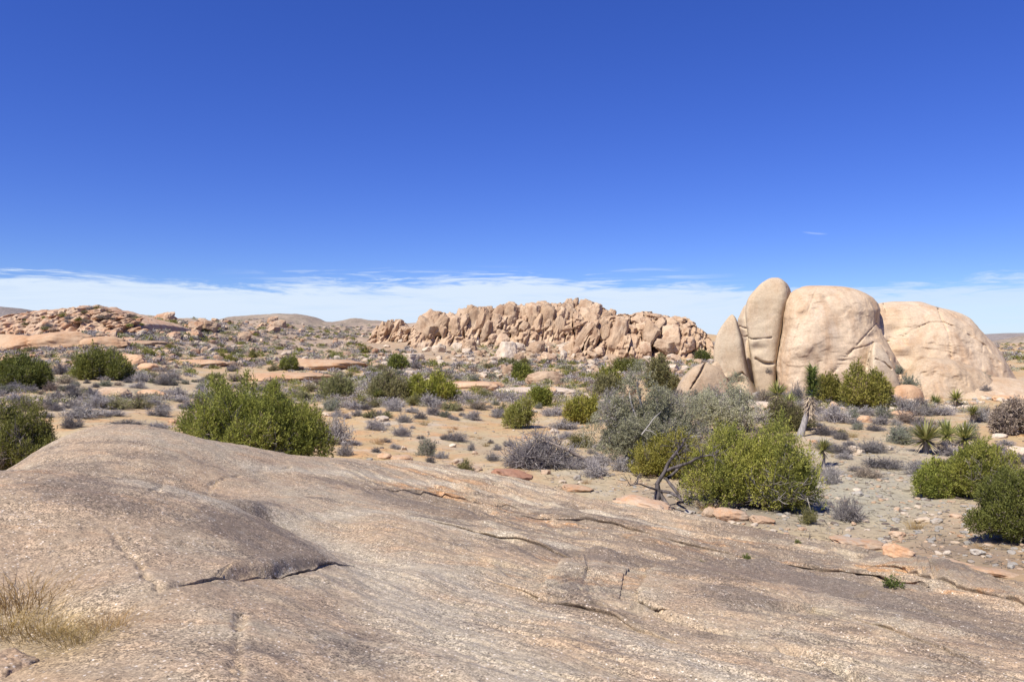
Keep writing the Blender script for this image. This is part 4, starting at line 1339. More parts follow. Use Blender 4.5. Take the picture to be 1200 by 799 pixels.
def juniper_meshes(seed, W, Dp, H, lobes=42, tufts=95, blades=9, L=0.15, Wd=0.035, mat='juniper', skirt=0.05, trunk_mat='bark', open_=0.0, upright=0.6):
    """crown: many flame-shaped lobes of upright sprays over a half-ellipsoid, gaps between them; trunk: crooked limbs reaching the lobes"""
    rs = np.random.RandomState(seed)
    cs, rr = [], []
    tries = 0
    while len(cs) < lobes and tries < 6000:
        tries += 1
        d = unit(rs, 1, 0.75)[0]
        k = rs.uniform(0.40, 1.0) ** 0.6 * np.clip(0.84 + 0.62 * float(pnoise(d[0] * 1.7 + seed, d[1] * 1.7, d[2] * 1.7)), 0.45, 1.12) * 0.92
        c = np.array([d[0] * W / 2 * k, d[1] * Dp / 2 * k, H * (skirt + 0.10 + max(0, d[2]) * 0.72 * k + rs.uniform(0, .12))])
        r = rs.uniform(0.085, 0.15) * (W + Dp) / 2 * (42 / lobes) ** 0.33
        if all(np.linalg.norm(c - q) > 0.55 * r for q in cs):
            cs.append(c)
            rr.append(r)
    C, Dv, T = [], [], []
    for c, r in zip(cs, rr):
        d = unit(rs, tufts)
        rad = rs.uniform(0.5, 1.08, tufts) ** 0.7
        e = d * rad[:, None] * np.array([r, r, r * (1 + (rs.uniform(0.5, 2.0)) * upright)])
        e[:, :2] *= np.clip(1.15 - 0.55 * d[:, 2:3], 0.5, 1.4)
        e *= (1 + 0.12 * rs.normal(size=(tufts, 1)))
        p = c + e
        ok = p[:, 2] > 0.03
        p, d = p[ok], d[ok]
        tl = np.clip(rs.normal(0.45, 0.22) + rs.normal(0, 0.2, len(p)), 0, 0.94)
        tl = np.where(rs.rand(len(p)) < 0.05, 0.97, tl)
        for k in range(blades):
            v = d * 0.55 + np.array([0, 0, upright]) + rs.normal(size=(len(p), 3)) * 0.48
            up_ = d * 0.45 + np.array([0, 0, upright * 1.2])
            C.append(p + up_ * (L * 3.0 * (k / blades - 0.3)) + rs.normal(size=p.shape) * L * 0.42 * (1.15 - 0.8 * k / blades))
            Dv.append(v)
            T.append(np.clip(tl + rs.normal(0, 0.06, len(p)), 0, 1))
    # stray sprigs that break the outline
    ns = int(len(cs) * 1.2)
    sd_ = unit(rs, ns, 0.9)
    for q in range(ns):
        c = cs[rs.randint(len(cs))]
        v = sd_[q] * 0.6 + np.array([0, 0, 0.7 * upright])
        ln = rs.uniform(0.10, 0.24) * (W + H) / 2
        t_ = rs.rand(46) ** 0.8
        C.append(c + v[None, :] * (t_ * ln)[:, None] * 1.6 + rs.normal(size=(46, 3)) * L * 0.45 * (1.2 - t_[:, None]))
        Dv.append(v[None, :] + rs.normal(size=(46, 3)) * 0.5)
        T.append(np.clip(rs.normal(0.5, 0.2) + rs.normal(0, .1, 46), 0, .94))
    C, Dv, T = np.concatenate(C), np.concatenate(Dv), np.concatenate(T)
    ok = C[:, 2] > 0.02
    C, Dv, T = C[ok], Dv[ok], T[ok]
    V, F = leaves(C, Dv, L * rs.uniform(0.6, 1.3, len(C)), Wd * rs.uniform(0.7, 1.3, len(C)), rs)
    crown = mesh_np('crown', V, F, [M[mat]], smooth=False, attrs={'tint': np.repeat(T, 4)})
    limbs = []
    for i, c in enumerate(cs):
        if i % 2 == 0 or len(cs) < 16:
            b0 = np.array([rs.normal() * W * 0.03, rs.normal() * W * 0.03, -0.08])
            m = b0 * 0.6 + c * 0.4 + rs.normal(size=3) * W * 0.04
            m[2] = max(m[2], 0.06)
            limbs.append(([b0, m, c * 0.8 + m * 0.2 + rs.normal(size=3) * W * .02, c], [0.022 * W, 0.014 * W, 0.008 * W, 0.003 * W]))
    trunk = limb_mesh('trunk', limbs, trunk_mat, 6)
    return crown, trunk


def shrub_mesh(seed, stems=46, twigs=13, r=0.006, mat='greytwig', up=0.85, leaf=0, leafL=0.03, hgt=0.72, twigL=0.2, leaf_mat=None, name='shrub', spread=1.0):
    """a desert shrub one unit across: stems fanning from the root, side twigs, and small leaves if it has any"""
    rs = np.random.RandomState(seed)
    d = unit(rs, stems, up)
    d[:, 2] = np.abs(d[:, 2]) + 0.08
    d /= np.linalg.norm(d, axis=1)[:, None]
    ln = rs.uniform(0.62, 1.0, stems) * (0.85 + 0.3 * rs.rand(stems))
    ext = np.array([0.5 * spread, 0.5 * spread, hgt])
    base = rs.normal(size=(stems, 3)) * np.array([0.05, 0.05, 0]) - np.array([0, 0, 0.03])
    parts = []
    prev = base
    pts = [prev]
    for k in range(1, 4):
        t = k / 3
        p = base + d * ln[:, None] * ext * t + np.array([0, 0, 0.05]) * t * t + rs.normal(size=(stems, 3)) * 0.022
        v, f = prisms(prev, p, r * (1.9 - 0.45 * k), r * (1.9 - 0.45 * (k + 1)) + 0.0005)
        parts.append((v, f, np.repeat(np.clip(rs.normal(0.35, 0.2, stems), 0, .9), 6)))
        prev = p
        pts.append(p)
    pts = np.stack(pts, 1)
    n = stems * twigs
    si = np.repeat(np.arange(stems), twigs)
    t = rs.uniform(0.7, 3.0, n)
    k = np.minimum(t.astype(int), 2)
    fr = (t - k)[:, None]
    q = pts[si, k] * (1 - fr) + pts[si, k + 1] * fr
    dv = d[si] * ext * 1.3 + unit(rs, n) * 0.85 + np.array([0, 0, 0.25])
    dv /= np.linalg.norm(dv, axis=1)[:, None]
    e = q + dv * (twigL * rs.uniform(0.5, 1.1, n))[:, None]
    e[:, 2] = np.maximum(e[:, 2], 0.01)
    v, f = prisms(q, e, r * 0.75, r * 0.3)
    parts.append((v, f, np.repeat(np.clip(rs.normal(0.55, 0.25, n), 0, .99), 6)))
    me_mats = [M[mat]]
    midx = None
    if leaf:
        m = n * leaf
        ti = np.repeat(np.arange(n), leaf)
        fr = rs.uniform(0.1, 1.05, m)[:, None]
        c = q[ti] * (1 - fr) + e[ti] * fr
        lv, lf = leaves(c, dv[ti] * 0.5 + unit(rs, m) + np.array([0, 0, .3]), leafL * rs.uniform(.6, 1.3, m), leafL * 0.42, rs)
        lt = np.clip(np.repeat(rs.normal(0.5, 0.25, n), leaf) + rs.normal(0, .1, m), 0, 1)
        nt_ = sum(len(p[1]) for p in parts)
        parts.append((lv, lf, np.repeat(lt, 4)))
        me_mats.append(M[leaf_mat or mat])
        midx = np.concatenate([np.zeros(nt_, int), np.ones(len(lf), int)])
    V, F, T = join(parts)
    return mesh_np(name, V, F, me_mats, smooth=False, attrs={'tint': T}, midx=midx)


def rosette_parts(rs, n, L, W, lo=-0.25, hi=1.0, stiff=True, centre=(0, 0, 0), tint=(0.2, 0.8)):
    """sword leaves in all directions from a head: two narrow faces folded along a keel"""
    zc = rs.uniform(lo, hi, n)
    a = rs.uniform(0, 2 * np.pi, n)
    h = np.sqrt(np.maximum(0, 1 - zc ** 2))
    d = np.stack([h * np.cos(a), h * np.sin(a), zc], 1)
    s = np.stack([-np.sin(a), np.cos(a), 0 * a], 1)
    u = np.cross(d, s)
    ln = L * rs.uniform(0.75, 1.1, n)
    C = np.array(centre) + d * 0.03
    m = C + d * (ln * 0.4)[:, None]
    tip = C + d * ln[:, None] + np.array([0, 0, -0.06 if not stiff else 0.0]) * ln[:, None]
    w = W * rs.uniform(.8, 1.2, n)[:, None]
    V = np.stack([C - s * w * .35, C + s * w * .35, m + s * w * .5 , m - s * w * .5, tip, tip], 1)
    V[:, 2] += u * w * 0.12
    V[:, 3] += u * w * 0.12
    V[:, 5] += s * w * 0.04
    base = (np.arange(n) * 6)[:, None]
    F = np.concatenate([base + np.array([[0, 1, 2, 3]]), base + np.array([[3, 2, 5, 4]])])
    t = np.repeat(np.clip(rs.uniform(tint[0], tint[1], n), 0, 1), 6)
    return V.reshape(-1, 3), F, t


def grass_mesh(seed, n=420, L=0.34, spread=0.14, mat='straw'):
    rs = np.random.RandomState(seed)
    b = rs.normal(size=(n, 3)) * np.array([spread, spread, 0])
    d = np.concatenate([b[:, :2] / spread * 0.35 + rs.normal(size=(n, 2)) * 0.28, np.ones((n, 1))], 1)
    ln = L * rs.uniform(0.45, 1.1, n)
    m = b + d * (ln * 0.55)[:, None]
    e = m + (d * np.array([1.9, 1.9, 0.75])) * (ln * 0.45)[:, None]
    t = np.repeat(np.clip(rs.normal(0.5, 0.25, n), 0, 1), 6)
    v1, f1 = prisms(b - np.array([0, 0, .03]), m, 0.0026, 0.0020)
    v2, f2 = prisms(m, e, 0.0020, 0.0006)
    V, F, T = join([(v1, f1, t), (v2, f2, t)])
    return mesh_np('grass_tuft', V, F, [M[mat]], smooth=False, attrs={'tint': T})


# ---------------------------------------------------------------- placing


def base_at(px, py, dmin=9.0):
    return hit(px, py, dmin)


def free_base(px, D):
    x = (px - CX) / FPX * D
    return x, D, float(ground_z(x, D))


TAKEN = []       # (px, py, half width) of what has been set by hand


def take(px, py, w):
    TAKEN.append((px, py, w * 0.5))


def juniper(label, px, py, wpx, hpx, seed, mat='juniper', D=None, name='juniper', cat='juniper', deep=0.8, lobes=42, tufts=95, blades=8, Lk=0.85, group=None, **kw):
    """py is the row of its foot; D is given where the foot is out of sight"""
    lobes, tufts, blades = int(lobes * 1.35), int(tufts * 0.95), blades + 3
    x, y, z = free_base(px, D) if D else base_at(px, py)
    W = wpx * y / FPX
    H = (EYE - z) + (CY - (py - hpx)) / FPX * y if D else hpx * y / FPX
    H = max(H, 0.3) / 0.97
    leaf = min(max(0.065, y * 0.0040), 0.30) * Lk
    kw.setdefault('L', leaf)
    kw.setdefault('Wd', leaf * 0.30)
    crown, trunk = juniper_meshes(seed, W * 1.02, W * deep * 1.02, H * 0.93, lobes, tufts, blades, mat=mat, **kw)
    t = thing(name, label, cat, (x, y, z), group)
    link('crown', crown, t)
    link('trunk', trunk, t)
    if cat == 'juniper' and wpx > 60:
        rs = np.random.RandomState(seed + 7)
        for k in range(3):
            dm = shrub_mesh(seed + k, 26, 9, 0.007, 'deadtwig', 0.8, hgt=0.5, twigL=0.22, name='dead_twigs')
            a_ = rs.uniform(0, 6.28) if k else -1.2
            o_ = link('dead_twigs', dm, t, (math.cos(a_) * W * .22, math.sin(a_) * W * .22 * deep, H * rs.uniform(.05, .3)), rs.uniform(0, 6), (W * .5, W * .5, H * 0.95))
    take(px, py - hpx * 0.2, wpx)
    return t


J = 'junipers'
juniper('large rounded yellow-green juniper just behind the crest of the granite slab', 296, 537, 172, 99, 101, D=23.5, lobes=72, tufts=180, blades=9, deep=0.72, group=J)
juniper('dark green juniper with dead silver twigs past the left end of the slab', 26, 540, 96, 80, 102, 'juniper_dark', D=21.5, lobes=40, tufts=130, group=J)
juniper('rounded dark green juniper cut by the left edge of the photo, on open sand', 24, 455, 64, 32, 103, 'juniper_dark', lobes=34, tufts=100, group=J)
juniper('low wide dark green juniper in front of the smooth orange whaleback rock', 118, 444, 66, 26, 104, 'juniper_dark', lobes=34, tufts=90, group=J)
juniper('largest yellow-green juniper, sprawling right of the blackened dead stump', 886, 592, 168, 98, 105, lobes=70, tufts=150, deep=0.8, group=J)
juniper('bright yellow-green juniper growing right behind the blackened dead stump', 778, 556, 72, 56, 106, 'juniper_bright', D=24.5, lobes=22, tufts=120, group=J)
juniper('low olive green juniper at the left end of the right-hand thicket', 1104, 594, 66, 50, 107, 'juniper', D=21.0, lobes=30, tufts=130, group=J)
juniper('taller olive green juniper behind the nearest one at the right edge', 1154, 606, 92, 88, 127, 'juniper', D=20.3, lobes=44, tufts=140, group=J)
juniper('nearest dark olive juniper, its branches running out of the right edge', 1196, 652, 100, 112, 108, 'juniper_dark', D=15.4, lobes=46, tufts=150, group=J)
juniper('open-branched green juniper in front of the largest dome', 1014, 480, 60, 46, 109, 'juniper', lobes=26, tufts=90, skirt=0.15, group=J)
juniper('narrow yellow-green juniper between the tall joshua tree and the open-branched juniper', 968, 474, 40, 36, 110, 'juniper', lobes=14, tufts=80, group=J)
juniper('bright green juniper, right one of the pair in the middle of the flat', 515, 469, 32, 25, 111, 'juniper_bright', lobes=18, tufts=80, group=J)
juniper('yellow-green juniper, left one of the pair in the middle of the flat', 490, 469, 34, 26, 112, 'juniper_bright', lobes=18, tufts=80, group=J)
juniper('compact bright green juniper alone on the pale sand mound', 632, 475, 30, 17, 113, 'juniper_bright', lobes=16, tufts=70, group=J)
juniper('yellow-green juniper left of the big grey-green tree', 684, 495, 44, 32, 114, 'juniper_bright', lobes=18, tufts=90, group=J)
juniper('small round green juniper below the foot of the long jagged outcrop', 612, 446, 26, 15, 115, 'juniper', lobes=14, tufts=60, group=J)
juniper('flat-topped dark green juniper right of the upper orange slab', 466, 433, 26, 11, 116, 'juniper_dark', lobes=14, tufts=60, group=J)
juniper('small green juniper against the left end of the upper orange slab', 338, 434, 18, 13, 117, 'juniper_dark', lobes=12, tufts=60, group=J)
juniper('low dark green juniper spread in front of the blocky rock mass', 734, 438, 40, 10, 118, 'juniper_dark', lobes=14, tufts=60, group=J)
juniper('low green juniper on the ledge under the blocky rock mass', 712, 451, 32, 11, 119, 'juniper', lobes=14, tufts=60, group=J)
juniper('tall dark green juniper rising behind the big grey-green tree', 776, 462, 36, 42, 120, 'olive', lobes=18, tufts=90, group=J)
juniper('dark juniper in the gap between rock mass and wedge boulder', 822, 424, 20, 12, 121, 'juniper_dark', D=140, lobes=10, tufts=60, group=J)

# ---- the big grey-green tree and its grey neighbours
juniper('big grey-green tree with silver dead branches in the centre right', 764, 556, 146, 124, 131, 'greygreen', D=27.0, name='grey_green_tree', cat='tree', lobes=84, tufts=150, blades=8, Lk=0.66, upright=0.25, trunk_mat='silver')
juniper('grey-green shrubby tree between the big grey-green tree and the tall yellow yucca', 850, 498, 100, 60, 132, 'greygreen', D=36.0, name='grey_green_tree', cat='tree', lobes=44, tufts=90, blades=7, Lk=0.6, upright=0.25, trunk_mat='silver')
juniper('olive-grey bush behind the largest juniper and left of the joshua trunk', 922, 512, 60, 42, 133, 'olive', D=36.5, name='olive_bush', cat='bush', lobes=26, tufts=80, Lk=0.75)
juniper('grey-green bush beside the left of the two bright junipers on the flat', 455, 468, 58, 24, 134, 'olive', name='olive_bush', cat='bush', lobes=24, tufts=70, Lk=0.8)
juniper('olive bush with a dark stem on the sand above the dead grey bush', 610, 502, 34, 26, 135, 'yellowbush', name='olive_bush', cat='bush', lobes=14, tufts=60, skirt=0.2, Lk=0.8)
juniper('small olive bush between the big left juniper and the grey-green bush', 392, 466, 40, 20, 136, 'olive', name='olive_bush', cat='bush', lobes=14, tufts=60, Lk=0.8)
juniper('brown-green bush against the right edge in front of the low rock sheet', 1190, 508, 56, 46, 137, 'browntwig', name='brown_bush', cat='bush', lobes=26, tufts=80, Lk=0.8, upright=.3)
juniper('bushy dark clump at the foot of the wedge boulder', 716, 464, 30, 20, 138, 'olive', name='olive_bush', cat='bush', lobes=14, tufts=60, Lk=0.8)

# ---- dead wood


def px_path(pts, D0):
    """a branch drawn over the photo with its own distances: (px, py, distance offset)"""
    return [at(p, q, D0 + o) for p, q, o in pts]


def dead_stump():
    D = hit(774, 597)[1]
    x0, y0, z0 = hit(774, 597)
    root = thing('dead_juniper_stump', 'blackened dead juniper stump with bare forked limbs in front of the bright juniper', 'dead tree', (x0, y0, z0))
    o = np.array((x0, y0, z0))

    def br(pts, rad):
        return (np.array(px_path(pts, D)) - o, np.array(rad))
    link('trunk', limb_mesh('trunk', [br([(764, 597, 0), (770, 585, 0), (771, 574, .1), (770, 566, .1)], [.10, .085, .075, .06]), br([(787, 598, -.2), (778, 586, 0), (772, 576, .1)], [.05, .06, .06]),
                                      br([(797, 582, -.3), (788, 570, -.1), (780, 560, .1)], [.035, .045, .035]), br([(756, 596, .3), (766, 588, .2), (771, 580, .1)], [.03, .05, .05])], 'burnt', 8), root)
    for pts, rad in (([(770, 567, .1), (779, 553, .1), (784, 541, .0), (793, 530, -.1), (800, 521, -.2), (802, 513, -.2)], [.055, .05, .042, .036, .028, .015]),
                     ([(781, 551, .1), (795, 546, -.2), (808, 542, -.5), (818, 536, -.7), (832, 533, -.8), (841, 534, -.9)], [.045, .04, .034, .026, .016, .008]),
                     ([(783, 560, .2), (792, 552, .5), (800, 545, .7)], [.04, .035, .02]),
                     ([(771, 574, .1), (760, 571, -.3), (748, 566, -.6), (738, 569, -.8)], [.03, .022, .014, .008]),
                     ([(774, 575, .1), (786, 577, -.5), (796, 583, -.9), (801, 587, -1.1)], [.04, .035, .028, .02]),
                     ([(784, 541, 0), (790, 534, .2), (798, 530, .4), (807, 526, .5)], [.02, .016, .012, .006]),
                     ([(808, 542, -.5), (816, 547, -.4), (824, 552, -.4)], [.014, .01, .005])):
        link('limb', limb_mesh('limb', [br(pts, rad)], 'burnt', 7), root)
    rs = np.random.RandomState(31)
    P0, P1 = [], []
    for ends in ([(800, 521, -.2), (802, 513, -.2)], [(832, 533, -.8), (841, 534, -.9)], [(793, 530, -.1), (800, 521, -.2)], [(748, 566, -.6), (738, 569, -.8)], [(807, 526, .5), (798, 530, .4)], [(800, 545, .7), (792, 552, .5)], [(816, 537, -.7), (826, 534, -.8)]):
        a, b_ = [np.array(v) - o for v in px_path(ends, D)]
        for k in range(11):
            p = a + (b_ - a) * rs.rand()
            v = rs.normal(size=3) * .6 + np.array([.25, 0, .45])
            q = p + v / np.linalg.norm(v) * rs.uniform(.12, .42)
            P0.append(p)
            P1.append(q)
            for m in range(2):
                P0.append(p + (q - p) * rs.uniform(.4, .9))
                P1.append(P0[-1] + (v / np.linalg.norm(v) + rs.normal(size=3) * .6) * rs.uniform(.06, .16))
    V, F = prisms(np.array(P0), np.array(P1), .008, .003)
    link('twig_mass', mesh_np('twig_mass', V, F, [M['burnt']], smooth=False), root)
    take(775, 590, 60)


dead_stump()


def dead_bush():
    x0, y0, z0 = hit(632, 546)
    root = thing('dead_bush', 'broad dead grey bush with collapsed brown limbs on the sand below the olive bush', 'dead bush', (x0, y0, z0))
    W = 96 * y0 / FPX
    me = shrub_mesh(201, 120, 26, 0.0052, 'darktwig', 0.75, hgt=0.40, twigL=0.16, name='twigs')
    link('twig_mass', me, root, scale=(W, W * 0.8, W))
    o = np.array((x0, y0, z0))
    for pts, rad in (([(688, 541, -.3), (672, 532, -.2), (655, 522, 0), (640, 512, .1), (622, 507, .2)], [.05, .05, .045, .03, .012]),
                     ([(684, 537, -.6), (664, 527, -.6), (644, 518, -.4), (632, 516, -.2)], [.04, .04, .03, .012]), ([(640, 544, -.5), (648, 530, -.4), (660, 524, -.3)], [.035, .03, .015]),
                     ([(610, 541, -.4), (622, 528, -.4), (630, 514, -.2)], [.03, .025, .01])):
        link('limb', limb_mesh('limb', [(np.array(px_path(pts, y0)) - o, np.array(rad))], 'bark', 6), root)
    take(634, 540, 100)


dead_bush()


def silver_branches():
    root_o = [o for o in bpy.data.objects if o.name == 'grey_green_tree'][0]
    o = np.array(root_o.location)
    for pts, rad in (([(752, 509, -1.4), (760, 499, -1.5), (766, 490, -1.5), (775, 482, -1.4)], [.020, .017, .013, .006]), ([(757, 504, -1.5), (764, 505, -1.6), (770, 511, -1.6)], [.014, .01, .006])):
        link('dead_branch', limb_mesh('dead_branch', [(np.array(px_path(pts, 26.0)) - o, np.array(rad))], 'silver', 6), root_o)


silver_branches()

# ---- joshua tree and yuccas


def joshua_tree():
    x0, y0, z0 = hit(938, 512)
    y0 = min(y0, 34.0)
    x0, y0, z0 = free_base(938, y0)
    root = thing('joshua_tree', 'young joshua tree with a leaning grey trunk and one spiky green head', 'joshua tree', (x0, y0, z0))
    o = np.array((x0, y0, z0))
    path = [np.array(at(p, q, y0)) - o for p, q in ((937, 517), (940, 504), (944, 490), (948, 476), (951, 456))]
    path[0][2] = -0.1
    s = y0 / FPX
    link('trunk', limb_mesh('trunk', [(path, np.array([4.6, 3.9, 3.3, 2.9, 2.6]) * s)], 'joshua_bark', 10), root)
    rs = np.random.RandomState(5)
    parts = []
    for py_ in np.linspace(463, 436, 7):
        c = np.array(at(952, py_, y0)) - o
        parts.append(rosette_parts(rs, 100, 13.0 * s, 1.5 * s, -0.2, 0.95, centre=c, tint=(0.1, 0.9)))
    V, F, T = join(parts)
    link('crown', mesh_np('crown', V, F, [M['joshua']], smooth=False, attrs={'tint': T}), root)
    parts = []
    for py_ in np.linspace(482, 462, 6):
        c = np.array(at(949, py_, y0)) - o
        parts.append(rosette_parts(rs, 60, 11.5 * s, 1.5 * s, -1.0, -0.3, centre=c, tint=(0.2, 0.9)))
    V, F, T = join(parts)
    link('dead_skirt', mesh_np('dead_skirt', V, F, [M['dead_blade']], smooth=False, attrs={'tint': T}), root)
    take(944, 505, 24)


joshua_tree()


def yucca(label, px, py, wpx, hpx, seed, heads=1, stem=0.0, D=None, mat='yucca', dead=40, group='yuccas'):
    """rosette of stiff sword leaves, dead blades hanging under it, a short stem"""
    x, y, z = free_base(px, D) if D else base_at(px, py)
    s = y / FPX
    wpx, hpx = wpx * 1.3, hpx * 1.12
    rs = np.random.RandomState(seed)
    root = thing('yucca', label, 'yucca', (x, y, z), group)
    L = wpx * s * 0.5
    H = hpx * s
    hc = max(H - L * 0.95, L * 0.2)
    parts, dparts = [], []
    for h in range(heads):
        c = np.array([rs.normal() * L * 0.25 * (heads > 1), rs.normal() * L * 0.2 * (heads > 1), hc * rs.uniform(.85, 1.0)])
        parts.append(rosette_parts(rs, 130, L, L * 0.10, -0.25, 0.98, centre=c, tint=(0.05, 0.86)))
        dparts.append(rosette_parts(rs, dead, L * 0.85, L * 0.08, -0.95, -0.2, centre=c, tint=(0.2, 0.9)))
    V, F, T = join(parts)
    link('leaves', mesh_np('leaves', V, F, [M[mat]], smooth=False, attrs={'tint': T}), root)
    V, F, T = join(dparts)
    V[:, 2] = np.maximum(V[:, 2], 0.0)
    link('dead_skirt', mesh_np('dead_skirt', V, F, [M['dead_blade']], smooth=False, attrs={'tint': T}), root)
    link('stem', limb_mesh('stem', [([(0, 0, -0.1), (0.01, 0, hc * 0.5), (0, 0, hc)], [L * 0.13, L * 0.12, L * 0.1])], 'joshua_bark', 8), root)
    take(px, py, wpx)


yucca('biggest yucca, left of the clump above the right-hand juniper', 1085, 531, 44, 38, 61)
yucca('upright yucca in the middle of the clump above the right-hand juniper', 1110, 521, 34, 28, 62)
yucca('spiky yucca on the right of the clump, with grey dead blades', 1131, 529, 34, 34, 63)
yucca('yucca with a round spiky head standing before the broad low dome', 1120, 476, 22, 20, 64)
yucca('small yellow yucca half hidden in grey shrubs before the broad low dome', 1097, 476, 20, 14, 65)
yucca('yucca on a short grey stem among lavender shrubs right of centre dome', 1140, 496, 18, 22, 66)
yucca('yellow-tipped yucca at the right end of the largest juniper', 965, 545, 24, 32, 67, D=26.0)
yucca('tall yellow yucca on a dark stem left of the joshua tree', 911, 484, 28, 36, 68)
yucca('leaning yellow yucca between the tall yellow yucca and the joshua tree', 925, 486, 24, 26, 69)
yucca('green yucca poking up behind the right shoulder of the big left juniper', 367, 486, 30, 30, 70, D=33.0)
yucca('small yucca in front of the grey-green bush on the flat', 442, 470, 16, 14, 71)
yucca('pale yucca at the left foot of the yellow-green juniper by the grey-green tree', 668, 496, 18, 18, 72)
yucca('small upright yucca on the slope above the lone bright juniper', 635, 444, 9, 11, 73)
yucca('thin upright yucca on the sand under the long jagged outcrop', 443, 452, 8, 12, 74)

# ---- shrubs set by hand
KIND_NAME = {'grey': 'twiggy_shrub', 'dark': 'twiggy_shrub', 'brown': 'brown_shrub', 'sage': 'sage_bush', 'green': 'green_bush', 'olive': 'olive_bush', 'yellow': 'green_bush'}
SHRUBS = {
    'grey': [shrub_mesh(300 + i, 64, 18, 0.0062, 'greytwig', 0.8, hgt=0.55, leaf=1, leafL=0.05) for i in range(4)],
    'dark': [shrub_mesh(320 + i, 74, 18, 0.0060, 'darktwig', 0.75, hgt=0.60, leaf=1, leafL=0.035) for i in range(3)],
    'brown': [shrub_mesh(340 + i, 54, 16, 0.0062, 'browntwig', 0.8, hgt=0.52, leaf=1, leafL=0.045) for i in range(3)],
    'sage': [shrub_mesh(360 + i, 50, 14, 0.0055, 'greytwig', 0.8, hgt=0.62, leaf=5, leafL=0.055, leaf_mat='sage') for i in range(3)],
    'green': [shrub_mesh(380 + i, 46, 12, 0.0055, 'browntwig', 0.85, hgt=0.62, leaf=7, leafL=0.060, leaf_mat='juniper') for i in range(3)],
    'olive': [shrub_mesh(400 + i, 46, 12, 0.0055, 'browntwig', 0.85, hgt=0.58, leaf=6, leafL=0.058, leaf_mat='olive') for i in range(3)],
    'yellow': [shrub_mesh(420 + i, 56, 14, 0.0045, 'sage', 0.85, hgt=0.70, leaf=5, leafL=0.05, leaf_mat='yellowbush') for i in range(2)],
}
_srs = np.random.RandomState(77)


def shrub(label, px, py, wpx, hpx, kind, group=None, D=None, cat='shrub'):
    name = KIND_NAME[kind]
    x, y, z = free_base(px, D) if D else base_at(px, py)
    lib = SHRUBS[kind]
    me = lib[_srs.randint(len(lib))]
    s = wpx * y / FPX
    hgt = {'grey': .55, 'dark': .6, 'brown': .52, 'sage': .62, 'green': .62, 'olive': .58, 'yellow': .7}[kind] + 0.12
    o = link(name, me, None, (x, y, z), _srs.uniform(0, 6.28), (s, s * 0.9, hpx * y / FPX / hgt))
    tag(o, label, cat, group)
    take(px, py, wpx)
    return o


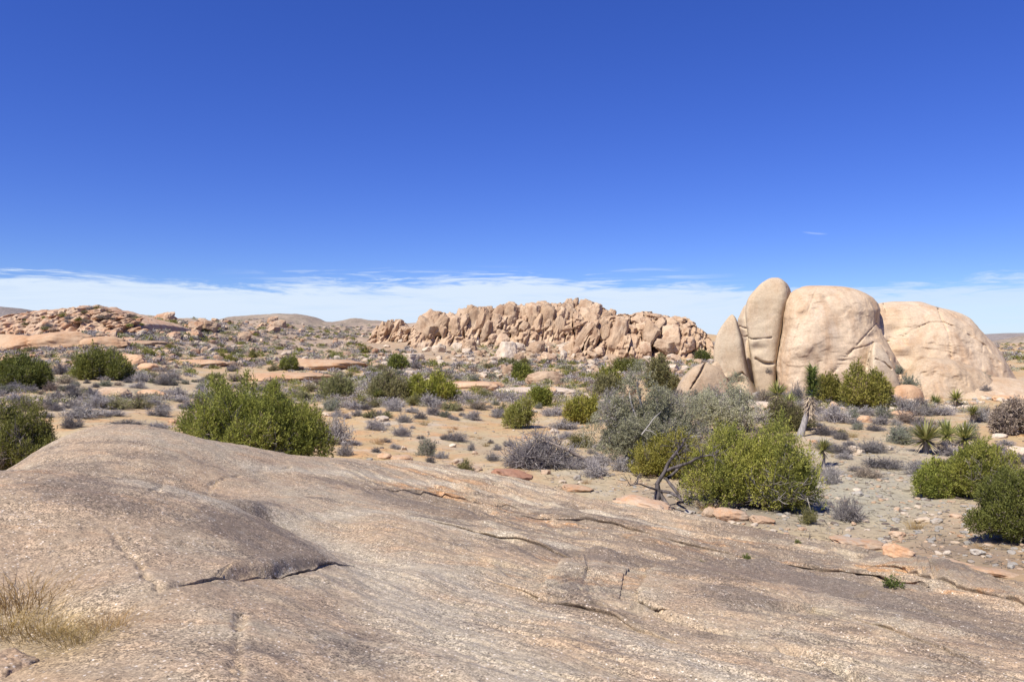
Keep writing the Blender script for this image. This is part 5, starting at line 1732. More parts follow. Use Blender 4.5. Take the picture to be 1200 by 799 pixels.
G = 'low desert shrubs'
for a in (
    ('round dark grey shrub alone on the stony ground below the largest juniper', 992, 609, 44, 38, 'dark'),
    ('thin wispy pale green shrub left of the round dark grey shrub', 946, 614, 26, 24, 'yellow'),
    ('lavender-grey shrub tucked against the right end of the largest juniper', 972, 567, 28, 30, 'grey'),
    ('round sage-green shrub on the sand above the red stone', 500, 534, 28, 28, 'sage'),
    ('grey twiggy shrub touching the right side of the round sage-green shrub', 518, 537, 20, 11, 'grey'),
    ('bright yellow-green bushlet at the slab edge left of the red stone', 543, 553, 26, 17, 'yellow'),
    ('wide blue-grey shrub on bare sand, upper left of the sage-green shrub', 441, 504, 34, 17, 'grey'),
    ('blue-grey shrub on bare sand straight above the sage-green shrub', 471, 511, 30, 16, 'grey'),
    ('small grey shrub behind the two blue-grey shrubs on the bare sand', 474, 495, 24, 13, 'grey'),
    ('dark low shrub between the sage-green shrub and the dead grey bush', 535, 517, 34, 14, 'dark'),
    ('tiny dark shrub at the left of the dark low shrub on the sand', 520, 515, 12, 8, 'dark'),
    ('little thin grey shrub on the greenish gravel beside the dead grey bush', 552, 528, 12, 13, 'grey'),
    ('small grey shrub at the right foot of the big left juniper', 404, 534, 22, 20, 'grey'),
    ('large lavender-grey shrub pressed against the big left juniper', 394, 520, 44, 42, 'grey'),
    ('tiny low grey shrub just right of the small grey shrub at the juniper foot', 441, 530, 14, 9, 'dark'),
    ('pale low shrub on sand left of the round sage-green shrub', 463, 526, 16, 9, 'grey'),
    ('flat grey shrub low on the sand between juniper foot and pale low shrub', 452, 518, 16, 7, 'dark'),
    ('big lavender shrub between dark left juniper and tan rounded shrub', 98, 489, 60, 18, 'grey'),
    ('dark grey shrub right behind the crest at the left juniper', 84, 502, 32, 18, 'dark'),
    ('tan-green rounded shrub in the middle of the shrub row behind the slab crest', 136, 480, 38, 16, 'olive'),
    ('olive-grey shrub right of the tan-green rounded shrub', 165, 479, 36, 13, 'olive'),
    ('blue-grey shrub at the right end of the row behind the slab crest', 186, 487, 34, 16, 'grey'),
    ('long low grey shrub in the row nearest the slab crest', 132, 487, 34, 9, 'grey'),
    ('flat grey shrub close above the crest of the slab', 150, 499, 44, 11, 'dark'),
    ('grey shrub close above the crest, right of the flat one', 186, 502, 36, 9, 'grey'),
    ('blue-grey shrub left of the big left juniper, higher up the sand', 208, 463, 26, 11, 'grey'),
    ('low blue-grey shrub beside the upper left of the big left juniper', 212, 471, 26, 8, 'grey'),
    ('low grey shrub in front of the largest dome and joshua tree', 976, 494, 46, 24, 'grey'),
    ('grey shrub right of the joshua tree on bare soil', 985, 515, 24, 12, 'dark'),
    ('low lavender shrub under the open-branched juniper', 1032, 497, 26, 14, 'grey'),
    ('large lavender shrub at the foot of the small orange boulder', 1066, 486, 42, 24, 'grey'),
    ('lavender shrub in front of the yucca with a round spiky head', 1104, 486, 34, 14, 'grey'),
    ('wide grey-brown shrub on the sand left of the biggest yucca', 1020, 529, 48, 17, 'dark'),
    ('long low grey shrub behind the stony ground, below the wide grey-brown shrub', 1036, 548, 58, 15, 'dark'),
    ('grey shrub spilling below the biggest yucca', 1077, 550, 24, 14, 'grey'),
    ('dense lavender shrub below the middle yucca of the clump', 1110, 534, 34, 20, 'grey'),
    ('grey shrub round the yucca with a short grey stem', 1152, 494, 36, 22, 'grey'),
    ('dark grey shrub on the low rock sheet, left of two', 1155, 456, 14, 10, 'dark'),
    ('green-grey shrub on the ledge of the broad low dome', 1150, 444, 20, 10, 'sage'),
    ('large grey-green shrub growing in the cleft between the two domes', 1066, 452, 24, 20, 'sage'),
    ('small grey-green shrub higher in the cleft between the two domes', 1053, 436, 14, 13, 'sage'),
    ('rounded dark shrub low on the right side of the rock sheet', 1176, 453, 12, 7, 'dark'),
    ('small bright shrub at the right end of the rock sheet', 1186, 452, 8, 7, 'sage'),
    ('shrub wedged in the hollow at the foot of the rock tower', 901, 437, 11, 12, 'dark'),
    ('grey shrub at the foot of the largest dome left of the tall yellow yucca', 903, 458, 24, 18, 'grey'),
    ('brown-grey shrub in front of the spire', 868, 462, 34, 18, 'grey'),
    ('lavender shrub at the right of the yellow-green juniper by the grey-green tree', 660, 503, 40, 14, 'grey'),
    ('lavender shrub above the dead grey bush', 650, 487, 34, 14, 'grey'),
    ('lavender shrub on the pale sand left of the lone bright juniper', 596, 470, 34, 14, 'grey'),
    ('grey shrub under the right bright juniper of the pair', 548, 471, 40, 13, 'grey'),
    ('pale sage shrub in the scrub right of the bright pair', 566, 466, 26, 12, 'yellow'),
    ('brown-grey shrub on the sand right of the bright pair', 560, 480, 36, 12, 'brown'),
    ('lavender shrub in front of the left bright juniper of the pair', 462, 477, 40, 12, 'grey'),
    ('round lavender shrub below the bright pair on the sand', 461, 482, 22, 12, 'grey'),
    ('green sprout in front of the low junipers on the flat', 425, 474, 14, 13, 'green'),
    ('green tuft of leaves on the path at the foot of the slab right', 1043, 691, 22, 9, 'green'),
):
    shrub(*a, G if a[5] in ('grey', 'dark') else None)
for o in [o for o in bpy.data.objects if o.get('group') == G]:
    pass
# shrubs on the tops and ledges of the rocks sit where the rock is
for o in list(bpy.data.objects):
    lb = o.get('label', '')
    for key, D, px, py in (('ledge of the broad low dome', 57.0, 1150, 444), ('larger', 0, 0, 0), ('large grey-green shrub growing in the cleft', 54.6, 1066, 454), ('small grey-green shrub higher in the cleft', 55.5, 1053, 438),
                           ('low rock sheet, left of two', 53.6, 1155, 458), ('wedged in the hollow', 56.9, 901, 437)):
        if D and key in lb:
            f = D / o.location.y
            o.location = at(px, py, D)
            o.scale = tuple(v * f for v in o.scale)

# ---------------------------------------------------------------- loose rocks set by hand


def boulder(label, px, py, wpx, hpx, lib, mat, seed, name='boulder', cat='boulder', tilt=0.0, deep=0.8, D=None, sink=0.25, yaw=None, group=None):
    x, y, z = free_base(px, D) if D else base_at(px, py)
    rs = np.random.RandomState(seed)
    sx, sz = wpx * y / FPX / 1.9, hpx * y / FPX / (2 - 2 * sink) / 0.95
    o = rock(name, lib[rs.randint(len(lib))], mat, (x, y + sx * deep * 0.6, z + sz * (1 - 2 * sink)), (sx, sx * deep, sz), (0, tilt, rs.uniform(-.3, .3) if yaw is None else yaw))
    take(px, py, wpx)
    return tag(o, label, cat, group)


boulder('rust-red rounded stone lying on the far edge of the slab', 600, 566, 45, 15, FLATS, 'red_stone', 1, 'stone', 'stone', 0.10, 0.7, sink=0.12, D=19.6)
boulder('reddish-tan angular block at the right edge of the slab', 1055, 669, 34, 15, FLATS, 'flake', 2, 'rock_block', 'rock block', 0.3, 0.7, D=13.6)
boulder('flat orange flake with a dark undercut at the slab edge below the stump', 752, 614, 64, 13, FLATS, 'flake', 3, 'rock_flake', 'rock flake', 0.16, 0.6, D=17.4, sink=.12)
boulder('long orange flake of rock below the largest juniper', 856, 611, 42, 12, FLATS, 'flake', 4, 'rock_flake', 'rock flake', 0.12, 0.6)
boulder('orange flake right after the long one below the largest juniper', 895, 614, 26, 7, FLATS, 'flake', 5, 'rock_flake', 'rock flake', 0.1, 0.7)
boulder('pale orange lump left of the long flake below the largest juniper', 832, 607, 20, 10, ROCKS, 'flake', 6, 'rock_flake', 'rock flake', 0.1, 0.8)
boulder('thin orange plate under the left foot of the largest juniper', 862, 594, 26, 6, FLATS, 'flake', 7, 'rock_flake', 'rock flake', 0.05, 0.8)
boulder('layered orange ledge stone behind the slab right of the red stone', 676, 577, 34, 6, FLATS, 'flake', 8, 'rock_flake', 'rock flake', 0.06, 0.7)
boulder('wide pale ledge stone left of the reddish-tan angular block', 1012, 646, 58, 10, FLATS, 'flake', 9, 'rock_flake', 'rock flake', 0.12, 0.7)
boulder('long layered orange ledge running right from the reddish-tan angular block', 1110, 656, 100, 10, FLATS, 'flake', 10, 'rock_ledge', 'rock ledge', 0.09, 0.35, D=14.2)
boulder('second layered ledge below the nearest juniper', 1172, 676, 80, 9, FLATS, 'flake', 11, 'rock_ledge', 'rock ledge', 0.1, 0.4, D=13.2)
boulder('white flat stone on the stony ground below the right juniper', 1083, 613, 17, 6, SMALL, 'stone', 12, 'stone', 'stone')
boulder('grey-green flat stone next to the white flat stone', 1100, 614, 13, 6, SMALL, 'grey_stone', 13, 'stone', 'stone')
boulder('grey round stone on the soil behind the stump', 676, 563, 9, 6, SMALL, 'grey_stone', 14, 'stone', 'stone')
boulder('tan stone half buried by the slab edge under the sage-green shrub', 470, 541, 24, 7, ROUND, 'flake', 15, 'stone', 'stone')
boulder('low tan stone left of the half buried one by the slab edge', 450, 538, 16, 6, ROUND, 'flake', 16, 'stone', 'stone')
boulder('small orange stone between bushlet and red stone', 557, 552, 14, 5, SMALL, 'flake', 17, 'stone', 'stone')
boulder('granite rock half out of the photo in the very corner at the bottom left', -8, 806, 66, 26, FLATS, 'slab', 18, 'stone', 'stone', 0.2, 0.8, D=4.1)
for o in list(bpy.data.objects):          # what lies on the slab rests on the slab
    if any(k in o.get('label', '') for k in ('far edge of the slab', 'slab edge below the stump', 'right edge of the slab', 'bottom left', 'layered ledge below', 'running right')):
        g = max(float(slab_z(o.location.x, o.location.y)), float(ground_z(o.location.x, o.location.y)))
        o.location.z = g + o.scale[2] * (0.15 if 'ledge' in o['label'] else 0.0 if 'bottom left' in o['label'] else 0.6)
for lb, px, py, w_, h_, mt, sd in (
        ('largest smooth orange whaleback under the layered ridge', 66, 408, 78, 18, 'orange', 51), ('lower orange whaleback at the right end of the largest one', 116, 407, 56, 12, 'orange', 73), ('orange whaleback hump at the left edge under the layered ridge', 6, 410, 64, 17, 'orange', 52),
        ('smooth brown-orange whaleback behind the low wide juniper', 148, 431, 38, 15, 'orange', 53), ('small orange hump right of the brown-orange whaleback', 172, 434, 26, 8, 'orange', 54),
        ('dark-topped low dome in the sand behind the tan-green shrub', 130, 466, 38, 11, 'outcrop', 55), ('low pale hump right of the dark-topped low dome', 173, 463, 26, 6, 'orange', 56),
        ('long low pale orange slab above the big left juniper', 330, 447, 120, 9, 'orange', 57), ('upper orange slab with a rounded left end', 372, 433, 110, 11, 'orange', 58),
        ('brown rounded hump at the left end of the upper orange slab', 350, 432, 30, 11, 'orange', 59), ('tan slab in the flat left of the long pale orange slab', 225, 428, 70, 6, 'orange', 60),
        ('low tan slab on the slope under the right end of the layered ridge', 165, 406, 60, 6, 'ridge', 61),
        ('tan ledge of rounded blocks behind the bright pair of junipers', 550, 456, 60, 9, 'orange', 63), ('orange block in the scrub right of the bright pair', 575, 455, 30, 8, 'orange', 64),
        ('leaning tan slab rising from the flat above the lone bright juniper', 640, 449, 46, 13, 'outcrop', 65), ('pale sand-coloured hump beside the lone bright juniper', 628, 462, 90, 7, 'stone', 66),
        ('brown block beside the low junipers under the blocky mass', 735, 463, 22, 12, 'outcrop', 67), ('pale ledge in front of the largest dome and behind the largest juniper', 885, 478, 70, 6, 'stone', 68),
        ('orange half buried stone on soil under the open-branched juniper', 1015, 495, 18, 7, 'orange', 69), ('flat tan stone right of the orange half buried stone', 1060, 487, 30, 5, 'orange', 70),
        ('white log-like stone on the sand near the brown bush', 1174, 514, 20, 5, 'stone', 71), ('pale orange slab at the right foot of the rock sheet', 1190, 470, 40, 7, 'orange', 72)):
    boulder(lb, px, py, w_, h_, ROUND, mt, sd, 'whaleback_rock' if w_ > 30 else 'boulder', 'rock', deep=0.6, sink=0.35, yaw=0.0)

# ---------------------------------------------------------------- the open desert: shrubs and stones strewn over it
LANDMARKS = [('big left juniper', 296, 490), ('dead grey bush', 632, 530), ('round sage-green shrub', 500, 524), ('bright juniper pair', 502, 460), ('lone bright juniper', 632, 468), ('rock spire', 857, 440),
             ('largest dome', 975, 440), ('broad low dome', 1110, 440), ('joshua tree', 944, 490), ('yucca clump', 1108, 520), ('largest juniper', 885, 560), ('blackened stump', 775, 575),
             ('low wide juniper', 118, 438), ('left edge juniper', 24, 445), ('layered ridge', 90, 385), ('upper orange slab', 372, 430), ('long jagged outcrop', 600, 405), ('blocky rock mass', 755, 415),
             ('small rock spur', 465, 398), ('big grey-green tree', 765, 520), ('tan-green shrub row', 150, 480), ('right-hand juniper', 1122, 570), ('open-branched juniper', 1012, 470), ('wedge boulder', 822, 440),
             ('red stone', 600, 560), ('long pale orange slab', 330, 446), ('brown bush', 1185, 490), ('distant brown hill', 320, 375)]
STREWN = {}


def strew(o, size, colour, noun, px, py, cat, group):
    """remember a strewn thing; its label is written once all of them are known"""
    nm, lx, ly = min(LANDMARKS, key=lambda l: math.hypot(px - l[1], (py - l[2]) * 1.8))
    dx, dy = px - lx, (py - ly) * 1.8
    rel = ('left of' if dx < 0 else 'right of') if abs(dx) > abs(dy) * 1.1 else ('beyond' if dy < 0 else 'in front of')
    o['category'] = cat
    o['group'] = group
    STREWN.setdefault((size, colour, noun, rel, nm), []).append((math.hypot(dx, dy), o))


ORD = ['nearest to it', 'second nearest to it', 'third nearest to it', 'fourth nearest to it', 'fifth nearest to it', 'sixth nearest to it', 'seventh nearest to it', 'eighth nearest to it',
       'ninth nearest to it', 'tenth nearest to it', 'eleventh nearest to it', 'twelfth nearest to it']


def write_labels():
    for (size, colour, noun, rel, nm), lst in STREWN.items():
        lst.sort(key=lambda t: t[0])
        for i, (d, o) in enumerate(lst):
            s_ = f'{size} {colour} {noun} {rel} the {nm}'
            if len(lst) > 1:
                s_ += ', ' + (ORD[i] if i < len(ORD) else 'among those strewn farther off')
            o['label'] = s_
            if i >= len(ORD):
                o['group'] = lst[len(ORD)][1]['group']


def clear_of_rocks(x, y, px):
    if 50 < y < 78 and 800 < px < 1210:
        return False
    if 150 < y < 215 and 425 < px < 720:
        return y < 171
    if 143 < y < 180 and 660 < px < 840:
        return False
    if 146 < y < 200 and px < 172:
        return False
    return True


def clear_of_things(px, py, w, slack=0.55):
    for a, b, h in TAKEN:
        if abs(px - a) < (h + w * 0.5) * slack and abs(py - b) < 5 + 0.12 * h:
            return False
    return True


KIND_H = {'grey': .55, 'dark': .6, 'brown': .52, 'sage': .62, 'green': .62, 'olive': .58, 'yellow': .7}
KIND_COL = {'grey': 'blue-grey', 'dark': 'dark grey', 'brown': 'brownish', 'sage': 'sage-green', 'green': 'green', 'olive': 'olive', 'yellow': 'yellow-green'}
rs = np.random.RandomState(2024)


def scatter_shrubs(n, x0, x1, y0, y1, kinds, lo, hi, low=1.0, group='low shrubs strewn over the desert'):
    names, wts = zip(*kinds)
    wts = np.array(wts, float) / sum(wts)
    made = tries = 0
    while made < n and tries < n * 14:
        tries += 1
        px, py = rs.uniform(x0, x1), rs.uniform(y0, y1)
        x, y, z = hit(px, py)
        if y > 300 or not clear_of_rocks(x, y, px):
            continue
        if float(fbm(x * 0.10, y * 0.05, 3.3, 2)) < rs.uniform(-0.4, 0.35):
            continue
        if y < 24 and float(slab_base(x, y)) > z - 0.15:
            continue
        kind = names[rs.choice(len(names), p=wts)]
        s = rs.uniform(lo, hi) * (0.75 + 0.5 * rs.rand() ** 2)
        wpx = s / y * FPX
        if not clear_of_things(px, py, wpx):
            continue
        lib = SHRUBS[kind]
        o = link(KIND_NAME[kind], lib[rs.randint(len(lib))], None, (x, y, z), rs.uniform(0, 6.28), (s, s * rs.uniform(.8, 1.1), s * rs.uniform(.65, 1.0) * low))
        strew(o, 'small' if s < 0.75 else 'middling' if s < 1.25 else 'broad', KIND_COL[kind], 'shrub', px, py, 'shrub', group)
        take(px, py, wpx * 0.7)
        made += 1


GREYS = (('grey', 6), ('dark', 1.5), ('brown', 1), ('sage', 1))
scatter_shrubs(52, -10, 250, 446, 498, GREYS, 0.7, 1.6)
scatter_shrubs(34, 0, 440, 424, 448, (('grey', 5), ('olive', 2), ('green', 1.5), ('brown', 1)), 0.9, 2.0)
scatter_shrubs(52, 375, 700, 452, 492, GREYS + (('olive', 1), ('yellow', .6)), 0.7, 1.8)
scatter_shrubs(40, 430, 740, 424, 452, (('grey', 4), ('olive', 2.2), ('green', 2), ('brown', 1.5)), 0.9, 2.1)
scatter_shrubs(12, 410, 700, 490, 546, (('grey', 3), ('dark', 2)), 0.3, 0.7)
scatter_shrubs(34, 800, 1210, 462, 500, GREYS, 0.7, 1.7)
scatter_shrubs(26, 930, 1215, 494, 560, GREYS, 0.5, 1.3, 0.7)
scatter_shrubs(12, 660, 760, 475, 560, GREYS + (('yellow', 1),), 0.5, 1.2)
scatter_shrubs(40, 380, 740, 440, 486, (('brown', 2), ('sage', 2), ('olive', 2), ('yellow', 1)), 0.8, 1.9)
scatter_shrubs(34, -10, 430, 440, 480, (('brown', 2), ('sage', 2), ('olive', 2)), 0.8, 1.8)
scatter_shrubs(22, 820, 1210, 466, 540, (('brown', 2), ('sage', 1), ('olive', 1)), 0.5, 1.2)
scatter_shrubs(24, -10, 480, 406, 426, (('grey', 3), ('olive', 3), ('green', 3)), 1.4, 2.8)

# a fringe of brush along the foot of the big rocks
for k in range(26):
    px = 792 + 270 * (k + rs.uniform(-.4, .4)) / 26
    D = rs.uniform(46, 53)
    x, y, z = free_base(px, D)
    kind = ('grey', 'brown', 'sage', 'dark')[rs.randint(4)]
    s = rs.uniform(0.9, 1.7)
    o = link(KIND_NAME[kind], SHRUBS[kind][rs.randint(len(SHRUBS[kind]))], None, (x, y, z), rs.uniform(0, 6.28), (s, s, s * rs.uniform(.7, 1.25)))
    strew(o, 'small' if s < 1.1 else 'middling' if s < 1.4 else 'broad', KIND_COL[kind], 'shrub', px, 458, 'shrub', 'brush along the foot of the big rocks')

ST_COL = {'stone': 'pale', 'grey_stone': 'grey', 'flake': 'tan', 'outcrop': 'brown-tan', 'orange': 'orange', 'ridge': 'brown'}


def scatter_stones(n, x0, x1, y0, y1, mats, lo, hi, flat=0.6, libs=None, group='loose stones strewn over the desert', noun='stone', dense=False):
    made = tries = 0
    names, wts = zip(*mats)
    wts = np.array(wts, float) / sum(wts)
    libs = libs or SMALL
    while made < n and tries < n * 12:
        tries += 1
        px, py = rs.uniform(x0, x1), rs.uniform(y0, y1)
        x, y, z = hit(px, py)
        if y > 320 or (not clear_of_rocks(x, y, px) and not dense):
            continue
        if y < 24 and float(slab_base(x, y)) > z - 0.12:
            continue
        s = lo + (hi - lo) * rs.rand() ** 2.2
        if not clear_of_things(px, py, s / y * FPX, 0.3):
            continue
        m = names[rs.choice(len(names), p=wts)]
        sz = s * 0.5 * flat * rs.uniform(.7, 1.3)
        o = rock(noun, libs[rs.randint(len(libs))], m, (x, y, z + sz * 0.45), (s * .5, s * .5 * rs.uniform(.6, 1), sz), (rs.uniform(-.15, .15), rs.uniform(-.25, .25), rs.uniform(0, 6.28)))
        big = s > lo + 0.45 * (hi - lo)
        strew(o, 'large' if big else 'small', ST_COL[m], noun, px, py, noun, group)
        made += 1


scatter_stones(40, 400, 740, 476, 556, (('stone', 4), ('flake', 2), ('grey_stone', 1)), 0.10, 0.45)
scatter_stones(34, 620, 1200, 556, 660, (('stone', 1), ('flake', 2), ('grey_stone', 3)), 0.07, 0.32, 0.45)
scatter_stones(34, 0, 450, 440, 500, (('stone', 3), ('orange', 2), ('grey_stone', 1)), 0.25, 0.9)
scatter_stones(30, 450, 740, 430, 476, (('stone', 3), ('orange', 2), ('flake', 1)), 0.4, 1.6)
scatter_stones(20, 820, 1200, 464, 540, (('stone', 3), ('orange', 1), ('grey_stone', 1)), 0.2, 0.7)
scatter_stones(20, 536, 700, 390, 424, (('stone', 2), ('outcrop', 3)), 2.2, 5.5, 0.9, ROCKS, 'boulders below the long jagged outcrop', 'boulder', True)
scatter_stones(26, 520, 700, 404, 430, (('stone', 3), ('outcrop', 3)), 1.0, 4.0, 0.75, ROCKS, 'boulders below the long jagged outcrop', 'boulder', True)
scatter_stones(26, 560, 690, 392, 412, (('stone', 3), ('outcrop', 3)), 0.9, 3.4, 0.8, ROCKS, 'boulders below the long jagged outcrop', 'boulder', True)
scatter_stones(34, 660, 830, 412, 440, (('stone', 4), ('outcrop', 3)), 0.9, 3.0, 0.7, ROCKS, 'boulders below the blocky rock mass', 'boulder', True)
scatter_stones(26, 440, 560, 400, 428, (('stone', 3), ('outcrop', 3)), 0.9, 2.8, 0.7, ROCKS, 'boulders below the long jagged outcrop', 'boulder', True)
scatter_stones(30, 150, 450, 380, 424, (('stone', 1), ('outcrop', 3), ('ridge', 3)), 0.8, 2.2, 0.7, ROCKS, 'boulders strewn over the left slope', 'boulder')
scatter_stones(44, 130, 340, 375, 398, (('ridge', 3), ('outcrop', 2), ('orange', 1)), 1.6, 5.5, 0.6, ROCKS, 'boulders strewn over the left slope', 'boulder')
scatter_stones(20, 0, 170, 388, 430, (('ridge', 3), ('orange', 2)), 0.7, 2.2, 0.55, FLATS, 'boulders strewn over the left slope', 'boulder', True)


def mass(name, label, cat, parts, mats):
    V, F, T, mi, o = [], [], [], [], 0
    for v, f, t, m in parts:
        V.append(v)
        F.append(f + o)
        T.append(t)
        mi.append(np.full(len(f), m))
        o += len(v)
    me = mesh_np(name, np.concatenate(V), np.concatenate(F), [M[m] for m in mats], smooth=False, attrs={'tint': np.concatenate(T)}, midx=np.concatenate(mi))
    return tag(link(name, me), label, cat, kind='stuff')


def far_points(n, x0, x1, y0, y1, rmax=360, thr=-0.1, dense=False):
    out = []
    for _ in range(n):
        px, py = rs.uniform(x0, x1), rs.uniform(y0, y1)
        x, y, z = hit(px, py)
        if y > rmax or (not dense and not clear_of_rocks(x, y, px)) or float(pnoise(x * 0.05, y * 0.03, 6.6)) < thr - 0.5 * rs.rand():
            continue
        if y < 26 and float(slab_base(x, y)) > z - 0.12:
            continue
        out.append((x, y, z))
    return out


def far_scrub():
    parts = []
    pts = far_points(1500, -120, 470, 384, 428) + far_points(900, 130, 470, 372, 400) + far_points(700, -100, 470, 424, 452) + far_points(450, 430, 850, 402, 440) + far_points(300, 830, 1260, 416, 452) + far_points(420, 1140, 1260, 402, 424, rmax=645) + far_points(500, 430, 860, 424, 446) + far_points(800, -40, 470, 444, 474, thr=.05) + far_points(700, 400, 740, 444, 478, thr=.05) + far_points(260, 820, 1210, 458, 486, thr=.05) + far_points(260, 560, 700, 384, 410, dense=True)
    for (x, y, z) in pts:
        u = rs.rand()
        m = 0 if u < 0.36 else 1 if u < 0.62 else 2 if u < 0.86 else 3
        s = rs.uniform(0.45, 1.25) * (1.25 if y > 150 else 1)
        near_ = float(np.clip(y / 120, .42, 1))
        s *= 0.55 + 0.45 * near_
        k = 100 if near_ > .8 else 170
        d = unit(rs, k, 0.9)
        c = np.array((x, y, z)) + d * np.array([s, s, s * .7]) * rs.uniform(.25, 1.0, (k, 1)) * 0.75
        v, f = leaves(c, d + np.array([0, 0, .4]) + rs.normal(size=(k, 3)) * .6, s * near_ * rs.uniform(.15, .34, k), s * 0.13 * near_, rs)
        parts.append((v, f, np.repeat(np.clip(rs.normal(.5, .25, k), 0, .93), 4), m))
    mass('far_scrub', 'scrub of grey and green bushes covering the far flats and slopes', 'scrub', parts, ['greytwig', 'greygreen', 'juniper_dark', 'browntwig'])


far_scrub()
_LOWV, _LOWF = _CS[5]


def little_rocks(pts, lo, hi, flat, nm, power=2.5):
    parts = []
    base = [rock_verts(500 + i, 5, 3.0, 7, 0.12)[0] for i in range(6)]
    for (x, y, z) in pts:
        s = (lo + (hi - lo) * rs.rand() ** power) * 0.5
        b = base[rs.randint(6)]
        a = rs.uniform(0, 6.28)
        q = b * np.array([1, rs.uniform(.55, 1), flat * rs.uniform(.6, 1.3)]) * s
        q = np.stack([q[:, 0] * math.cos(a) - q[:, 1] * math.sin(a), q[:, 0] * math.sin(a) + q[:, 1] * math.cos(a), q[:, 2]], 1)
        parts.append((q + np.array((x, y, z + s * flat * .3)), _LOWF, np.zeros(len(q)), int(rs.choice(len(nm), p=nm))))
    return parts


mass('rubble', 'rubble of pale and brown stones strewn over the far slopes', 'rubble',
     little_rocks(far_points(900, -100, 470, 376, 432, thr=-0.3) + far_points(260, 430, 720, 404, 440, thr=-0.5) + far_points(420, 540, 700, 386, 424, thr=-.6, dense=True) + far_points(160, 690, 860, 412, 442, thr=-.5, dense=True), 0.35, 1.7, .7, [.34, .38, .28]),
     ['stone', 'outcrop', 'ridge'])
mass('scree', 'fallen chips and small stones along the foot of the big rocks', 'scree', little_rocks([(*free_base(px_, D_)[:2], free_base(px_, D_)[2]) for px_, D_ in zip(rs.uniform(780, 1200, 520), 57.5 - 14 * rs.rand(520) ** 2)], 0.10, 0.75, .6, [.6, .25, .15], 2.6), ['stone', 'flake', 'grey_stone'])
mass('gravel', 'gravel of grey, white and orange chips on the ground beyond the slab', 'gravel',
     little_rocks(far_points(2600, 640, 1215, 555, 668, thr=-.9) + far_points(900, 940, 1200, 515, 600, thr=-.9) + far_points(220, 400, 720, 480, 560, thr=-.6) + far_points(220, 640, 940, 590, 625, thr=-.9), 0.025, 0.20, .45, [.52, .16, .22, .10], 3.5),
     ['grey_stone', 'stone', 'flake', 'dark_stone'])



def litter():
    """fallen twigs and dead sprays round the bushes and over the bare soil"""
    pts = far_points(2200, 640, 1215, 540, 668, thr=-.9) + far_points(1500, 380, 1215, 470, 560, thr=-.9) + far_points(700, -20, 420, 450, 505, thr=-.9)
    P = np.array(pts)
    a = rs.uniform(0, 6.28, len(P))
    ln = rs.uniform(0.06, 0.30, len(P))
    d = np.stack([np.cos(a), np.sin(a), rs.uniform(-.02, .22, len(P))], 1) * ln[:, None]
    v, f = prisms(P + np.array([0, 0, .012]), P + d + np.array([0, 0, .012]), rs.uniform(.004, .011, len(P)), 0.003)
    mass('twig_litter', 'fallen grey and brown twigs littering the soil between the bushes', 'twig litter', [(v, f, np.repeat(rs.rand(len(P)) * .9, 6), 0)], ['browntwig'])


litter()
TUFT = [grass_mesh(740 + i, 130, 0.30, 0.10) for i in range(2)]
for k in range(64):
    px, py = (rs.uniform(640, 1210), rs.uniform(505, 655)) if k % 2 else (rs.uniform(390, 720), rs.uniform(474, 560))
    x, y, z = hit(px, py)
    if float(slab_base(x, y)) > z - 0.12 or not clear_of_things(px, py, 8, .5):
        continue
    o = link('grass_tuft', TUFT[k % 2], None, (x, y, z), rs.uniform(0, 6), rs.uniform(.4, 1.0))
    strew(o, 'small', 'straw-coloured', 'grass tuft', px, py, 'grass tuft', 'dry grass tufts on the soil')
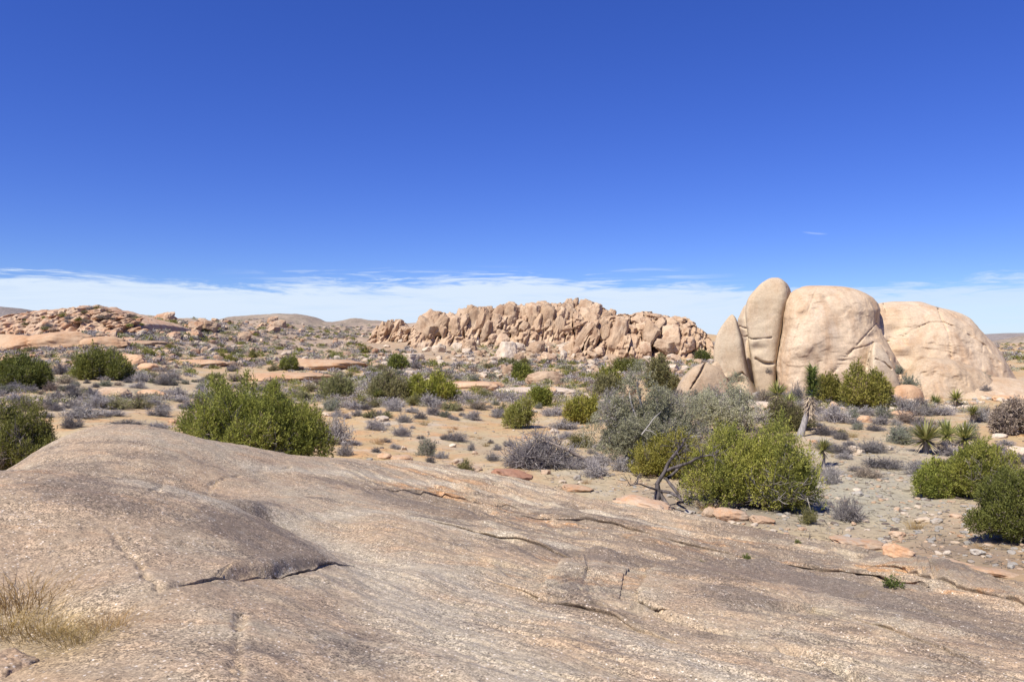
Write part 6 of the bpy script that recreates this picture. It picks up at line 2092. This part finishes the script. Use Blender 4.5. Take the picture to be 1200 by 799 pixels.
# shrubs rooted on the layered ridge
for k in range(40):
    px = rs.uniform(-10, 175)
    X = (px - CX) / FPX * rf['D']
    top = float(CY - (np.interp(X, rf['x'], rf['crest']) - EYE) / rf['D'] * FPX)
    rel = 1 - abs(rs.normal()) * 0.45
    if rel < 0.1:
        continue
    g = float(ground_z(X, rf['D'] - rf['front'] * .8))
    z = g + rel * (float(np.interp(X, rf['x'], rf['crest'])) - g)
    D = rf['D'] - rf['front'] * (1 - rel ** 1.35) ** 0.62
    s = rs.uniform(1.0, 2.0)
    kind = ('grey', 'green', 'olive', 'brown')[rs.randint(4)]
    o = link(KIND_NAME[kind], SHRUBS[kind][rs.randint(len(SHRUBS[kind]))], None, (X * D / rf['D'], D - 0.4, z - 0.1), rs.uniform(0, 6.28), (s, s, s * .8))
    strew(o, 'small' if s < 1.4 else 'broad', KIND_COL[kind], 'shrub', px, top + 3, 'shrub', 'shrubs rooted on the layered ridge')
write_labels()

# ---------------------------------------------------------------- dry grass and weeds on the slab
GRASS = [grass_mesh(700 + i, 190, 0.34, 0.17) for i in range(3)]
for i, (px, py, s, lb) in enumerate(((24, 708, .78, 'tallest tuft of dry straw grass, at the left edge in the slab hollow'), (6, 740, .55, 'dry grass tuft cut by the left edge, below the tallest tuft'),
                                     (46, 742, .46, 'dry grass tuft right below the tallest tuft in the hollow'), (70, 752, .36, 'sparse dry grass tuft in the middle of the slab hollow'),
                                     (94, 756, .36, 'orange-tinted dry grass tuft toward the right of the slab hollow'), (126, 738, .38, 'dry grass tuft at the right end of the slab hollow'))):
    x, y, z = slab_hit(px, py)
    z = float(slab_z(x, y))
    o = link('grass_tuft', GRASS[i % 3], None, (x, y, z), rs.uniform(0, 6), (s * 1.1, s * 1.1, s * .78))
    tag(o, lb, 'grass tuft', 'dry grass tufts in the slab hollow')
WEED = [shrub_mesh(720 + i, 18, 7, 0.006, 'greenweed', 0.8, hgt=0.5, leaf=4, leafL=0.11, leaf_mat='greenweed', name='weed') for i in range(2)]
for i, (px, py, s, lb) in enumerate(((1046, 692, .30, 'largest green weed in a crack below the reddish-tan angular block'), (1150, 697, .16, 'small green weed in a crack at the right, farther down the slab'),
                                     (874, 656, .16, 'small green weed on the slab below the long orange flake'), (935, 642, .14, 'tiny green weed at the slab edge below the dark round shrub'),
                                     (822, 656, .15, 'dry pale weed in the slab crack left of the small green weed'))):
    x, y, z = slab_hit(px, py)
    o = link('weed', WEED[i % 2], None, (x, y, max(float(slab_z(x, y)), float(ground_z(x, y)))), rs.uniform(0, 6), s)
    tag(o, lb, 'weed', 'weeds in the cracks of the slab')
